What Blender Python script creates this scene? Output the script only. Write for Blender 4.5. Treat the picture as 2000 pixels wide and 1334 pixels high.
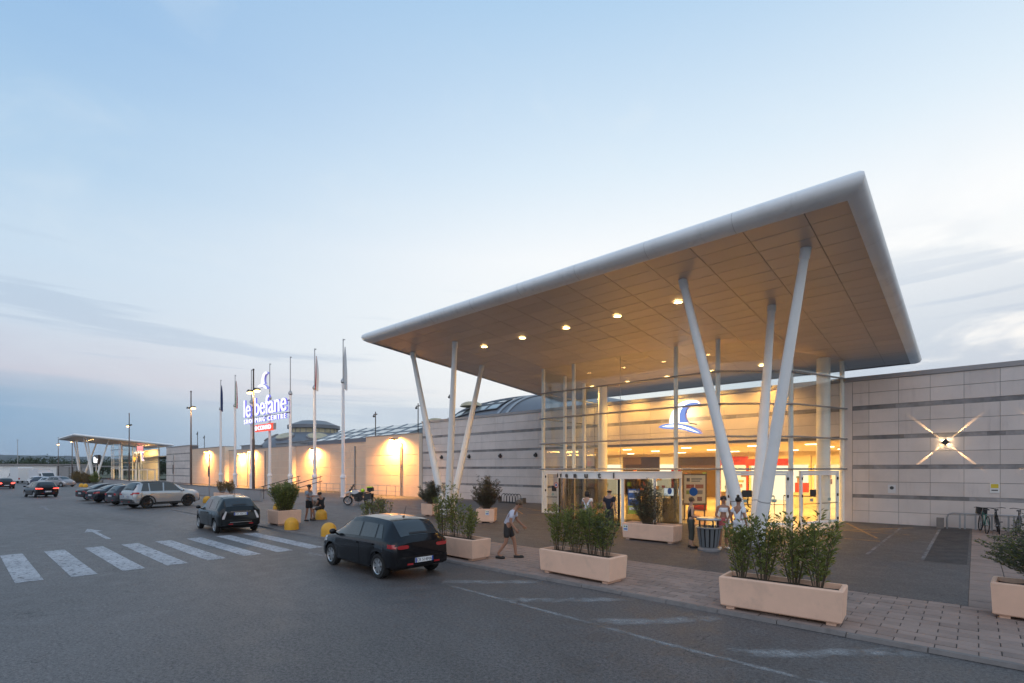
import bpy, bmesh, math, random
from math import sin, cos, pi, radians, sqrt, atan2
from mathutils import Vector, Matrix, Euler
R = random.Random(7)
scene = bpy.context.scene
for o in list(bpy.data.objects): bpy.data.objects.remove(o)
C = scene.collection

# ---------------------------------------------------------------- camera
cam = bpy.data.cameras.new('camera'); camo = bpy.data.objects.new('camera', cam); C.objects.link(camo)
cam.sensor_width = 36; cam.lens = 36 * 993 / 2000.; cam.shift_y = 249 / 2000.
cam.clip_start = .1; cam.clip_end = 20000
camo.location = (0, 0, 2.65); camo.rotation_euler = (pi / 2, 0, radians(42.32))
scene.camera = camo

# ---------------------------------------------------------------- sky
world = bpy.data.worlds.new('World'); scene.world = world; world.use_nodes = True
nt = world.node_tree; nt.nodes.clear()
class NT:
    """tiny node helper"""
    def __init__(s, nt): s.nt = nt
    def n(s, t, **k):
        nd = s.nt.nodes.new(t)
        for a, b in k.items(): setattr(nd, a, b)
        return nd
    def l(s, a, b): s.nt.links.new(a, b)
    def put(s, sock, v):
        if hasattr(v, 'is_linked') or hasattr(v, 'links'): s.nt.links.new(v, sock)
        else: sock.default_value = v
    def m(s, op, a, b=0., c=0., clamp=False):
        nd = s.n('ShaderNodeMath', operation=op, use_clamp=clamp)
        s.put(nd.inputs[0], a); s.put(nd.inputs[1], b); s.put(nd.inputs[2], c)
        return nd.outputs[0]
    def mr(s, v, a, b, c=0., d=1., smooth=True):
        nd = s.n('ShaderNodeMapRange', interpolation_type='SMOOTHSTEP' if smooth else 'LINEAR')
        s.put(nd.inputs[0], v)
        for i, q in zip((1, 2, 3, 4), (a, b, c, d)): s.put(nd.inputs[i], q)
        return nd.outputs[0]
    def ramp(s, v, stops, mode='LINEAR'):
        nd = s.n('ShaderNodeValToRGB'); cr = nd.color_ramp; cr.interpolation = mode
        while len(cr.elements) < len(stops): cr.elements.new(.5)
        for e, (p, c) in zip(cr.elements, stops):
            e.position = p; e.color = (*c, 1) if len(c) == 3 else c
        s.put(nd.inputs[0], v); return nd.outputs[0]
    def mix(s, f, a, b, blend='MIX'):
        nd = s.n('ShaderNodeMix', data_type='RGBA', blend_type=blend)
        s.put(nd.inputs[0], f)
        s.put(nd.inputs[6], (*a, 1) if isinstance(a, tuple) and len(a) == 3 else a)
        s.put(nd.inputs[7], (*b, 1) if isinstance(b, tuple) and len(b) == 3 else b)
        return nd.outputs[2]
    def noise(s, vec, scale, detail=4, rough=.55, dist=0.):
        nd = s.n('ShaderNodeTexNoise'); s.put(nd.inputs['Vector'], vec)
        nd.inputs['Scale'].default_value = scale; nd.inputs['Detail'].default_value = detail
        nd.inputs['Roughness'].default_value = rough; nd.inputs['Distortion'].default_value = dist
        return nd.outputs[0]
    def vmul(s, vec, xyz):
        nd = s.n('ShaderNodeVectorMath', operation='MULTIPLY'); s.put(nd.inputs[0], vec); nd.inputs[1].default_value = xyz
        return nd.outputs[0]

w = NT(nt)
tc = w.n('ShaderNodeTexCoord'); D = tc.outputs['Generated']
sep = w.n('ShaderNodeSeparateXYZ'); w.l(D, sep.inputs[0])
dx, dy, dz = sep.outputs
ga = radians(8)                                            # azimuth of the afterglow: just right of +y
hl = w.m('SQRT', w.m('ADD', w.m('MULTIPLY', dx, dx), w.m('MULTIPLY', dy, dy)))
dg = w.m('DIVIDE', w.m('ADD', w.m('MULTIPLY', dx, sin(ga)), w.m('MULTIPLY', dy, cos(ga))), w.m('MAXIMUM', hl, .001))
glow = w.mr(dg, -.28, .86)
nz1 = w.noise(w.vmul(D, (1.0, 1.0, 7.)), 2.3, 5, .55, .3)
elw = w.m('ADD', dz, w.m('MULTIPLY', w.m('SUBTRACT', nz1, .5), .075))
left = w.ramp(elw, [(0, (.25, .38, .54)), (.07, (.25, .41, .60)), (.105, (.33, .46, .62)), (.14, (.58, .59, .69)), (.20, (.60, .70, .82)),
                    (.30, (.56, .71, .86)), (.42, (.42, .62, .83)), (.58, (.29, .50, .78)), (1, (.29, .47, .72))])
right = w.ramp(dz, [(0, (.82, .85, .87)), (.08, (.88, .91, .92)), (.2, (.97, .98, .97)), (.38, (.97, .99, 1.)), (.5, (.74, .86, .96)), (.68, (.44, .64, .86)), (1, (.29, .47, .72))])
sky = w.mix(glow, left, right)
# loose cloud: grey-blue bodies with bright rims, thicker near the afterglow and low down
co = w.n('ShaderNodeVectorMath', operation='ADD'); w.l(D, co.inputs[0]); co.inputs[1].default_value = (7.7, 0, 0)
cn = w.noise(w.vmul(co.outputs[0], (1., 1., 3.2)), 3.1, 6, .55, .5)
cn2 = w.noise(w.vmul(D, (1., 1., 5.5)), 6.5, 5, .6, .4)
low = w.mr(dz, .42, .12)
cov = w.m('MULTIPLY', low, w.mr(dg, .78, .97))
body = w.m('MULTIPLY', w.mr(cn, .44, .54), cov)
rim = w.m('MULTIPLY', w.mr(cn2, .46, .62), w.m('MULTIPLY', low, w.mr(dg, .3, .95)))
sky = w.mix(w.m('MULTIPLY', rim, .5), sky, (.99, .98, .95))
sky = w.mix(w.m('MULTIPLY', body, .8), sky, (.46, .57, .70))
# thin streaks on the far side
st = w.noise(w.vmul(D, (1., 1., 16.)), 2.6, 4, .5, .2)
stm = w.m('MULTIPLY', w.mr(st, .56, .68), w.m('MULTIPLY', w.mr(dz, .36, .24), w.mr(dz, .02, .1)))
sky = w.mix(w.m('MULTIPLY', stm, .4), sky, (.42, .53, .68))
vl = w.noise(w.vmul(D, (1., 1., 1.6)), 4.5, 5, .6, .6)
sky = w.mix(w.m('MULTIPLY', w.mr(vl, .5, .75), .2), sky, (.78, .86, .92))
nish = w.n('ShaderNodeTexSky', sky_type='NISHITA', sun_disc=False, sun_elevation=radians(1.5), sun_rotation=radians(8), dust_density=1.5)
nb = w.vmul(nish.outputs[0], (.12, .12, .12))
sky = w.mix(.06, sky, nb)
bg = w.n('ShaderNodeBackground'); w.l(sky, bg.inputs[0]); bg.inputs[1].default_value = 1.0
wo = w.n('ShaderNodeOutputWorld'); w.l(bg.outputs[0], wo.inputs[0])

# ---------------------------------------------------------------- added soft warm fill from behind the camera, opposite the afterglow
sun = bpy.data.lights.new('sun', 'SUN'); sun.energy = .7; sun.angle = radians(70); sun.color = (1, .80, .66)
fill_suno = bpy.data.objects.new('sun', sun); C.objects.link(fill_suno)
fill_suno.rotation_euler = (radians(52), 0, radians(35))
vs = scene.view_settings; vs.view_transform = 'Standard'; vs.look = 'None'; vs.exposure = 0.1; vs.gamma = 1; vs.use_curve_mapping = False
scene.cycles.transparent_max_bounces = 24; scene.cycles.max_bounces = 6
scene.cycles.sample_clamp_indirect = 4.0

# ---------------------------------------------------------------- materials
def newmat(name):
    m = bpy.data.materials.new(name); m.use_nodes = True
    t = NT(m.node_tree); t.p = m.node_tree.nodes['Principled BSDF']; t.out = m.node_tree.nodes['Material Output']; t.mat = m
    return t
def mat(name, col, rough=.6, metal=0., spec=.5, streak=0., var=.0, vscale=3., bump=0., bscale=40., rnd=0., dirt=0., dcol=(.1, .09, .08), dscale=.6, emit=None, estr=0., coat=0.):
    t = newmat(name); p = t.p
    p.inputs['Roughness'].default_value = rough; p.inputs['Metallic'].default_value = metal
    p.inputs['Specular IOR Level'].default_value = spec; p.inputs['Coat Weight'].default_value = coat; p.inputs['Coat Roughness'].default_value = .03
    c = (*col, 1)
    geo = t.n('ShaderNodeNewGeometry').outputs['Position']
    if var:
        nz = t.noise(geo, vscale, 5, .6)
        f = t.mr(nz, .25, .75, 1 - var, 1 + var, False)
        nd = t.n('ShaderNodeVectorMath', operation='SCALE'); t.put(nd.inputs[0], c[:3]); t.l(f, nd.inputs['Scale']); c = nd.outputs[0]
    if dirt:
        d = t.m('MULTIPLY', t.mr(t.noise(geo, dscale, 6, .65, .4), .48, .75), dirt)
        c = t.mix(d, c, dcol)
    if streak:      # rain runs: stains stretched down the face
        sk_ = t.mr(t.noise(t.vmul(geo, (5., 5., .35)), 1., 5, .7), .5, .74)
        c = t.mix(t.m('MULTIPLY', t.m('MULTIPLY', sk_, t.mr(t.noise(geo, .5, 3), .4, .6)), streak), c, dcol)
    if rnd:
        oi = t.n('ShaderNodeObjectInfo')
        f = t.mr(oi.outputs['Random'], 0, 1, 1 - rnd, 1 + rnd, False)
        nd = t.n('ShaderNodeVectorMath', operation='SCALE'); t.put(nd.inputs[0], c if not isinstance(c, tuple) else c[:3]); t.l(f, nd.inputs['Scale']); c = nd.outputs[0]
    t.put(p.inputs['Base Color'], c)
    if bump:
        b = t.n('ShaderNodeBump'); b.inputs['Strength'].default_value = bump; b.inputs['Distance'].default_value = .01
        t.l(t.noise(geo, bscale, 4, .6), b.inputs['Height']); t.l(b.outputs[0], p.inputs['Normal'])
    if emit:
        p.inputs['Emission Color'].default_value = (*emit, 1); p.inputs['Emission Strength'].default_value = estr
    return t.mat
def asphalt(name, base, spread=.25, seed=0., glossy=.55, crack=True):
    t = newmat(name); p = t.p
    geo = t.n('ShaderNodeNewGeometry').outputs['Position']
    off = t.n('ShaderNodeVectorMath', operation='ADD'); t.l(geo, off.inputs[0]); off.inputs[1].default_value = (seed, seed * 2, 0); g = off.outputs[0]
    fine = t.m('ADD', t.m('MULTIPLY', t.noise(g, 60, 2, .8), .5), t.m('MULTIPLY', t.noise(g, 19, 2, .85), .5)); mid = t.noise(g, 2.2, 6, .65, .3); big = t.noise(t.vmul(g, (.35, 1., 1.)), .22, 5, .6, .6)
    v = t.m('MULTIPLY', t.mr(fine, .38, .62, .34, 1.68, False), t.mr(mid, .3, .7, 1 - spread * .6, 1 + spread * .6, False))
    v = t.m('MULTIPLY', v, t.mr(big, .3, .7, 1 - spread, 1 + spread, False))
    stone = t.mr(t.noise(g, 48, 2, .8), .66, .74)                      # pale chips in the wearing course
    col = t.mix(t.m('MULTIPLY', stone, .22), (*base, 1), (.30, .29, .28, 1))
    if crack:
        vo = t.n('ShaderNodeTexVoronoi', feature='DISTANCE_TO_EDGE'); vo.inputs['Scale'].default_value = .14
        wob = t.n('ShaderNodeVectorMath', operation='ADD'); t.l(g, wob.inputs[0])
        nn = t.n('ShaderNodeTexNoise'); nn.inputs['Scale'].default_value = .8; nn.inputs['Detail'].default_value = 6; t.l(g, nn.inputs['Vector'])
        sc = t.n('ShaderNodeVectorMath', operation='SCALE'); t.l(nn.outputs['Color'], sc.inputs[0]); sc.inputs['Scale'].default_value = 2.6; t.l(sc.outputs[0], wob.inputs[1])
        t.l(wob.outputs[0], vo.inputs['Vector'])
        ck = t.m('MULTIPLY', t.mr(vo.outputs['Distance'], .0028, .0006), t.mr(t.noise(g, .5, 3), .5, .62))
        col = t.mix(t.m('MULTIPLY', ck, .7), col, (.02, .02, .02, 1))
    # oil drips and tyre-darkened patches
    oil = t.mr(t.noise(g, .9, 5, .7, 1.2), .66, .78); col = t.mix(t.m('MULTIPLY', oil, .35), col, (.035, .034, .036, 1))
    nd = t.n('ShaderNodeVectorMath', operation='SCALE'); t.l(col, nd.inputs[0]); t.l(v, nd.inputs['Scale'])
    t.l(nd.outputs[0], p.inputs['Base Color'])
    t.l(t.mr(mid, .3, .7, glossy - .08, glossy + .15, False), p.inputs['Roughness']); p.inputs['Specular IOR Level'].default_value = .45
    b = t.n('ShaderNodeBump'); b.inputs['Strength'].default_value = .5; b.inputs['Distance'].default_value = .006
    t.l(t.m('ADD', fine, t.noise(g, 30, 3)), b.inputs['Height']); t.l(b.outputs[0], p.inputs['Normal'])
    return t.mat
def worn_paint(name, col, under, amount=.5, scale=9.):
    t = newmat(name); p = t.p
    geo = t.n('ShaderNodeNewGeometry').outputs['Position']
    a = t.mr(t.noise(geo, scale, 7, .72, .3), amount - .05, amount + .07); b = t.mr(t.noise(geo, 70, 3, .8), .38, .6)
    k = t.m('MULTIPLY', a, t.m('ADD', .55, t.m('MULTIPLY', b, .45)))
    big = t.mr(t.noise(geo, .7, 3), .3, .7, .72, 1.05, False)
    cc = t.mix(k, (*under, 1), (*col, 1)); nd = t.n('ShaderNodeVectorMath', operation='SCALE'); t.l(cc, nd.inputs[0]); t.l(big, nd.inputs['Scale'])
    t.l(nd.outputs[0], p.inputs['Base Color']); p.inputs['Roughness'].default_value = .7
    return t.mat
def glass(name, tint=(1, 1, 1), refl=.06, edge=.8, gcol=(1, 1, 1), power=4.):
    t = newmat(name); t.nt.nodes.remove(t.p)
    lw = t.n('ShaderNodeLayerWeight'); lw.inputs[0].default_value = .5
    f = t.m('ADD', t.m('MULTIPLY', t.m('POWER', lw.outputs['Facing'], power), edge), refl, clamp=True)
    tr = t.n('ShaderNodeBsdfTransparent'); tr.inputs[0].default_value = (*tint, 1)
    gl = t.n('ShaderNodeBsdfGlossy'); gl.inputs[0].default_value = (*gcol, 1); gl.inputs['Roughness'].default_value = .015
    ms = t.n('ShaderNodeMixShader'); t.l(f, ms.inputs[0]); t.l(tr.outputs[0], ms.inputs[1]); t.l(gl.outputs[0], ms.inputs[2]); t.l(ms.outputs[0], t.out.inputs[0])
    return t.mat
def emis(name, col, s):
    t = newmat(name); t.nt.nodes.remove(t.p); e = t.n('ShaderNodeEmission'); e.inputs[0].default_value = (*col, 1); e.inputs[1].default_value = s
    t.l(e.outputs[0], t.out.inputs[0]); return t.mat
def leafmat(name, a, b, trans=.3, rough=.45):
    t = newmat(name); geo = t.n('ShaderNodeNewGeometry').outputs['Position']
    oi = t.n('ShaderNodeObjectInfo')
    f = t.mr(t.noise(geo, 9, 3, .7), .3, .7); c = t.mix(f, (*a, 1), (*b, 1))
    t.l(c, t.p.inputs['Base Color']); t.p.inputs['Roughness'].default_value = rough
    tl = t.n('ShaderNodeBsdfTranslucent'); t.l(c, tl.inputs[0]); ms = t.n('ShaderNodeMixShader'); ms.inputs[0].default_value = trans
    t.l(t.p.outputs[0], ms.inputs[1]); t.l(tl.outputs[0], ms.inputs[2]); t.l(ms.outputs[0], t.out.inputs[0]); return t.mat
M = {}
M['asphalt'] = asphalt('asphalt', (.103, .094, .091))
M['forecourt'] = asphalt('forecourt_asphalt', (.088, .080, .078), .18, 31., .6, False)
M['patch'] = asphalt('new_asphalt', (.034, .033, .035), .12, 57., .6, False)
M['band_ground'] = asphalt('dark_strip', (.055, .053, .057), .15, 77., .5, False)
M['paint'] = worn_paint('road_paint', (.52, .53, .56), (.12, .12, .13), .43, 7.)
M['paint_faint'] = worn_paint('faint_road_paint', (.26, .26, .27), (.108, .108, .118), .47, 3.)
def scuffed_paint(name, col, amount):
    t = newmat(name); t.nt.nodes.remove(t.p); geo = t.n('ShaderNodeNewGeometry').outputs['Position']
    at = t.n('ShaderNodeAttribute', attribute_name='fade')
    n1 = t.mr(t.noise(geo, 2.2, 6, .7, .4), .36, .62); n2 = t.mr(t.noise(geo, 22, 4, .8), .34, .62)
    f = t.m('MULTIPLY', t.m('MULTIPLY', at.outputs['Fac'], t.m('ADD', .12, t.m('MULTIPLY', n1, .88))), t.m('MULTIPLY', t.m('ADD', .35, n2), amount), clamp=True)
    d = t.n('ShaderNodeBsdfDiffuse'); d.inputs[0].default_value = (*col, 1); tr = t.n('ShaderNodeBsdfTransparent'); ms = t.n('ShaderNodeMixShader')
    t.l(f, ms.inputs[0]); t.l(tr.outputs[0], ms.inputs[1]); t.l(d.outputs[0], ms.inputs[2]); t.l(ms.outputs[0], t.out.inputs[0]); return t.mat
M['paint_scuffed'] = scuffed_paint('scuffed_road_paint', (.46, .46, .46), .5)
M['paint_yellow'] = worn_paint('yellow_line_paint', (.55, .30, .08), (.10, .095, .095), .45, 6.)
M['paver'] = mat('concrete_paver', (.295, .222, .19), .85, var=.16, vscale=1.3, bump=.5, bscale=60, rnd=.14, dirt=.45, dcol=(.13, .115, .11), dscale=.8)
M['joint'] = mat('paver_joint', (.07, .06, .055), .95, var=.2, vscale=20)
M['kerb'] = mat('kerb_stone', (.19, .17, .16), .8, var=.2, vscale=4, bump=.4, dirt=.5, dcol=(.08, .075, .07), dscale=2)
M['panel'] = mat('stone_cladding', (.63, .56, .525), .55, streak=.5, var=.08, vscale=.9, rnd=.06, bump=.08, bscale=25, dirt=.25, dcol=(.40, .36, .35), dscale=.5)
M['panel_joint'] = mat('cladding_joint', (.16, .15, .15), .9)
M['slate'] = mat('slate_band', (.24, .225, .225), .45, var=.4, vscale=2.2, rnd=.25, bump=.2, bscale=30)
M['coping'] = mat('metal_coping', (.30, .28, .28), .45, .3, var=.1, vscale=1.)
M['beige'] = mat('beige_cladding', (.72, .53, .39), .6, var=.05, vscale=.7, rnd=.03, dirt=.2, dcol=(.45, .36, .28), dscale=.4)
M['beige_joint'] = mat('beige_joint', (.80, .70, .58), .8)
M['fascia'] = mat('white_metal_fascia', (.92, .92, .92), .36, 0., streak=.4, var=.04, vscale=.6, dirt=.25, dcol=(.55, .54, .54), dscale=.9)
M['soffit'] = mat('soffit_panel', (.53, .47, .43), .42, .1, var=.05, vscale=.5, rnd=.05)
M['soffit_joint'] = mat('soffit_joint', (.22, .19, .17), .9)
M['white_steel'] = mat('white_painted_steel', (.88, .88, .87), .35, var=.04, vscale=1.5, dirt=.18, dcol=(.55, .53, .50), dscale=1.4)
M['grey_steel'] = mat('grey_steel', (.38, .38, .39), .35, .7, var=.1)
M['pole'] = mat('white_pole', (.74, .74, .76), .4, var=.04)
M['dark_metal'] = mat('dark_metal', (.05, .048, .048), .45, .4, var=.2, vscale=6)
M['black'] = mat('black_plastic', (.012, .012, .013), .45)
M['rust_pole'] = mat('brown_lamp_post', (.10, .075, .065), .5, .3, var=.2)
M['planter'] = mat('peach_concrete', (.80, .515, .37), .82, var=.07, vscale=2.4, bump=.25, bscale=70, rnd=.07, dirt=.5, dcol=(.52, .35, .26), dscale=1.6)
M['soil'] = mat('soil', (.035, .027, .022), 1., var=.5, vscale=30, bump=1., bscale=50)
M['stem'] = mat('twig', (.10, .075, .05), .85, var=.3, vscale=30)
M['leaf_oleander'] = leafmat('oleander_leaf', (.10, .135, .032), (.28, .29, .08), .35)
M['leaf_olive'] = leafmat('olive_leaf', (.06, .075, .045), (.14, .16, .10), .2)
M['leaf_red'] = leafmat('photinia_leaf', (.06, .055, .03), (.13, .075, .045), .25)
M['leaf_dry'] = leafmat('dry_leaf', (.14, .10, .04), (.26, .17, .06), .3)
M['leaf_dark'] = leafmat('dark_tree_leaf', (.030, .045, .02), (.06, .08, .035), .2, .7)
M['bollard'] = mat('yellow_bollard', (.72, .37, .035), .55, var=.12, vscale=5, bump=.2, bscale=30, dirt=.35, dcol=(.40, .22, .05), dscale=3)
M['glass'] = glass('clear_glass', (.96, .98, .97), .035, .75)
M['glass_dark'] = glass('tinted_glass', (.50, .50, .48), .05, .7)
M['interior'] = mat('warm_white_plaster', (.78, .68, .50), .7)
M['tile'] = mat('polished_floor', (.55, .48, .38), .18, var=.1, vscale=1.)
M['ramp_wall'] = mat('grey_concrete_wall', (.33, .32, .325), .85, var=.12, vscale=1.2, rnd=.05, dirt=.4, dcol=(.2, .19, .19))
M['roof_grey'] = mat('lead_grey_roof', (.17, .18, .20), .5, .2, var=.15, vscale=.4)
M['roof_glass'] = mat('skylight_glass', (.32, .38, .40), .12, .3, var=.15, vscale=.4)
M['tan'] = mat('yellow_skylight', (.48, .41, .26), .4, var=.25, vscale=1.)
M['terrain'] = mat('dry_grassland', (.10, .11, .07), 1., var=.3, vscale=.02)
M['hill'] = mat('wooded_hill', (.04, .055, .05), 1., var=.35, vscale=.004)
M['skin'] = mat('skin', (.45, .26, .18), .5)
M['skin2'] = mat('tanned_skin', (.33, .17, .11), .5)
M['hair_dark'] = mat('dark_hair', (.02, .014, .011), .5)
M['hair_brown'] = mat('brown_hair', (.10, .06, .035), .5)
def cloth(n, c): M[n] = mat(n, c, .85, var=.12, vscale=14, bump=.15, bscale=60)
for n, c in dict(cloth_grey=(.27, .30, .35), cloth_black=(.016, .016, .018), cloth_navy=(.018, .02, .035), cloth_white=(.75, .75, .78), cloth_dark=(.03, .027, .027),
                 cloth_olive=(.06, .062, .05), cloth_red=(.45, .10, .10), cloth_lilac=(.55, .55, .64), cloth_jean=(.10, .12, .17)).items(): cloth(n, c)
M['shoe_white'] = mat('white_shoe', (.7, .7, .7), .6); M['shoe_dark'] = mat('dark_shoe', (.02, .018, .016), .6)

# ---------------------------------------------------------------- mesh helpers
def link(o, parent=None):
    C.objects.link(o)
    if parent is not None: o.parent = parent
    return o
class MB:
    def __init__(s): s.v = []; s.f = []
    def quad(s, *p): 
        i = len(s.v); s.v += [tuple(q) for q in p]; s.f.append(tuple(range(i, i + len(p)))); return s
    def box(s, x0, x1, y0, y1, z0, z1):
        i = len(s.v)
        s.v += [(x0, y0, z0), (x1, y0, z0), (x1, y1, z0), (x0, y1, z0), (x0, y0, z1), (x1, y0, z1), (x1, y1, z1), (x0, y1, z1)]
        s.f += [tuple(i + k for k in q) for q in ((0, 3, 2, 1), (4, 5, 6, 7), (0, 1, 5, 4), (1, 2, 6, 5), (2, 3, 7, 6), (3, 0, 4, 7))]; return s
    def obox(s, a, b, wd, z0, z1, off=0.):
        """upright slab between plan points a and b, wd thick, off = shift to the left of a->b"""
        ax, ay = a; bx, by = b; L = math.hypot(bx - ax, by - ay); nx, ny = -(by - ay) / L, (bx - ax) / L
        p = [(ax + nx * (off - wd / 2), ay + ny * (off - wd / 2)), (bx + nx * (off - wd / 2), by + ny * (off - wd / 2)),
             (bx + nx * (off + wd / 2), by + ny * (off + wd / 2)), (ax + nx * (off + wd / 2), ay + ny * (off + wd / 2))]
        return s.prism(p, z0, z1)
    def prism(s, poly, z0, z1):
        n = len(poly); i = len(s.v)
        s.v += [(x, y, z0) for x, y in poly] + [(x, y, z1) for x, y in poly]
        s.f.append(tuple(i + k for k in reversed(range(n)))); s.f.append(tuple(i + n + k for k in range(n)))
        for k in range(n): j = (k + 1) % n; s.f.append((i + k, i + j, i + n + j, i + n + k))
        return s
    def prism_y(s, poly, y0, y1):
        """polygon in x,z pushed along y"""
        n = len(poly); i = len(s.v)
        s.v += [(x, y0, z) for x, z in poly] + [(x, y1, z) for x, z in poly]
        s.f.append(tuple(i + k for k in range(n))); s.f.append(tuple(i + n + k for k in reversed(range(n))))
        for k in range(n): j = (k + 1) % n; s.f.append((i + k, i + n + k, i + n + j, i + j))
        return s
    def tube(s, pts, r, n=10, cap=True):
        pts = [Vector(p) for p in pts]; rr = r if isinstance(r, (list, tuple)) else [r] * len(pts)
        i0 = len(s.v); prev = None
        for k, p in enumerate(pts):
            d = (pts[min(k + 1, len(pts) - 1)] - pts[max(k - 1, 0)]).normalized()
            if prev is None:
                a = d.cross(Vector((0, 0, 1)))
                if a.length < .05: a = d.cross(Vector((1, 0, 0)))
            else: a = prev - d * prev.dot(d)
            a.normalize(); prev = a; b = d.cross(a)
            for q in range(n):
                t = 2 * pi * q / n; s.v.append(tuple(p + (a * cos(t) + b * sin(t)) * rr[k]))
        for k in range(len(pts) - 1):
            for q in range(n):
                q2 = (q + 1) % n; a = i0 + k * n
                s.f.append((a + q, a + q2, a + n + q2, a + n + q))
        if cap:
            s.f.append(tuple(i0 + q for q in reversed(range(n)))); e = i0 + (len(pts) - 1) * n; s.f.append(tuple(e + q for q in range(n)))
        return s
    def lathe(s, prof, c=(0, 0, 0), n=24, axis='z'):
        i0 = len(s.v)
        for r, h in prof:
            for q in range(n):
                t = 2 * pi * q / n; a, b = r * cos(t), r * sin(t)
                p = (a, b, h) if axis == 'z' else ((a, h, b) if axis == 'y' else (h, a, b))
                s.v.append((c[0] + p[0], c[1] + p[1], c[2] + p[2]))
        for k in range(len(prof) - 1):
            for q in range(n):
                q2 = (q + 1) % n; a = i0 + k * n; fc = (a + q, a + q2, a + n + q2, a + n + q)
                s.f.append(fc if axis != 'y' else fc[::-1])
        return s
    def blob(s, c, r, n=10, m=7):
        c = Vector(c); r = r if isinstance(r, tuple) else (r, r, r); i0 = len(s.v)
        for k in range(m + 1):
            ph = pi * k / m
            for q in range(n):
                t = 2 * pi * q / n; s.v.append((c.x + r[0] * sin(ph) * cos(t), c.y + r[1] * sin(ph) * sin(t), c.z - r[2] * cos(ph)))
        for k in range(m):
            for q in range(n):
                q2 = (q + 1) % n; a = i0 + k * n; s.f.append((a + q, a + q2, a + n + q2, a + n + q))
        return s
    def mesh(s, name, material=None, smooth=None):
        me = bpy.data.meshes.new(name); me.from_pydata(s.v, [], s.f); me.update()
        if material is not None: me.materials.append(M[material] if isinstance(material, str) else material)
        if smooth:
            me.polygons.foreach_set('use_smooth', [True] * len(me.polygons)); me.set_sharp_from_angle(angle=radians(smooth))
        return me
    def build(s, name, material=None, parent=None, smooth=None, world=True):
        o = bpy.data.objects.new(name, s.mesh(name, material, smooth)); link(o, parent)
        if parent is not None and world: o.location = -wloc(parent)
        return o
def wloc(o):
    p = Vector(o.location)
    while o.parent is not None: o = o.parent; p = p + Vector(o.location)
    return p
def place(me, name, loc, parent=None, rot=(0, 0, 0), scale=None):
    o = bpy.data.objects.new(name, me); link(o, parent); o.location = loc; o.rotation_euler = rot
    if scale: o.scale = scale
    return o
def tag(o, label=None, cat=None, group=None, kind=None):
    if label: o['label'] = label
    if cat: o['category'] = cat
    if group: o['group'] = group
    if kind: o['kind'] = kind
    return o
def thing(name, label, cat, loc=(0, 0, 0), rz=0., group=None):
    o = bpy.data.objects.new(name, None); link(o); o.empty_display_size = .1; o.location = loc; o.rotation_euler = (0, 0, rz)
    return tag(o, label, cat, group)
def dup(o, loc=None, rz=None, label=None, parent=None):
    c = o.copy(); C.objects.link(c)
    if parent is not None: c.parent = parent
    if loc is not None: c.location = loc
    if rz is not None: c.rotation_euler = (0, 0, rz)
    if label: c['label'] = label
    for ch in kids.get(o.name, [k for k in list(bpy.data.objects) if k.parent is o]): dup(ch, parent=c)
    return c
kids = {}
def lamp(kind, loc, energy, col, parent=None, rot=None, size=.1, angle=None, blend=.3, name='lamp_light', aim=None):
    l = bpy.data.lights.new(name, kind); l.energy = energy; l.color = col
    if kind == 'AREA': l.shape = 'RECTANGLE'; l.size, l.size_y = size if isinstance(size, tuple) else (size, size)
    else: l.shadow_soft_size = size
    if kind == 'SPOT': l.spot_size = angle; l.spot_blend = blend
    o = bpy.data.objects.new(name, l); link(o, parent)
    o.location = Vector(loc) - (wloc(parent) if parent is not None else Vector())
    if aim is not None: o.rotation_euler = (Vector(aim)).to_track_quat('-Z', 'Y').to_euler()
    elif rot: o.rotation_euler = rot
    return o
def text_mesh(txt, size, depth=.02, sx=1., bevel=0., spacing=1., shear=0.):
    cu = bpy.data.curves.new('text', 'FONT'); cu.body = txt; cu.size = size; cu.extrude = depth; cu.bevel_depth = bevel; cu.space_character = spacing; cu.shear = shear
    cu.resolution_u = 4; cu.align_x = 'CENTER'
    o = bpy.data.objects.new('text', cu); C.objects.link(o)
    dgp = bpy.context.evaluated_depsgraph_get(); me = bpy.data.meshes.new_from_object(o.evaluated_get(dgp))
    bpy.data.objects.remove(o); bpy.data.curves.remove(cu)
    for v in me.vertices: v.co.x *= sx
    return me
def text(name, txt, size, material, parent, loc, rot=(pi / 2, 0, 0), depth=.01, sx=1., spacing=1., bevel=0.):
    me = text_mesh(txt, size, depth, sx, bevel, spacing); me.materials.clear(); me.materials.append(M[material] if isinstance(material, str) else material)
    return place(me, name, loc, parent, rot)
ZP = .06                       # level of the pavement and forecourt above the road
# ================================================================ the ground
def sheet(name, poly, z, material, parent=None):
    b = MB(); b.quad(*[(x, y, z) for x, y in poly]); o = b.build(name, material, parent)
    if parent is None: tag(o, kind='structure')
    return o
def rect(x0, x1, y0, y1): return [(x0, y0), (x1, y0), (x1, y1), (x0, y1)]
sheet('terrain', rect(-5200, 3000, -3000, 5000), -.08, 'terrain')
sheet('road', rect(-330, 70, -90, 29.9), 0, 'asphalt')
# forecourt: one raised slab behind the kerb
fc = MB(); fc.prism([(-38.5, 9.55), (-17.0, 9.55), (-17.0, 12.9), (-.1, 12.9), (-.1, 29.9), (-38.5, 29.9)], -.02, ZP)
tag(fc.build('forecourt', 'forecourt'), kind='structure')
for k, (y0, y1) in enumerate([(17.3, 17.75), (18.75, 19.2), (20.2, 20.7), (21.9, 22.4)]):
    sheet('dark_strip', rect(-36.5 + k * .6, -20.6 - k * 1.9, y0, y1), ZP + .004, 'band_ground')  # darker strips lying flat on the forecourt
sheet('asphalt_patch', rect(-1.06, -.16, 18.4, 28.9), ZP + .004, 'patch')

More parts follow.
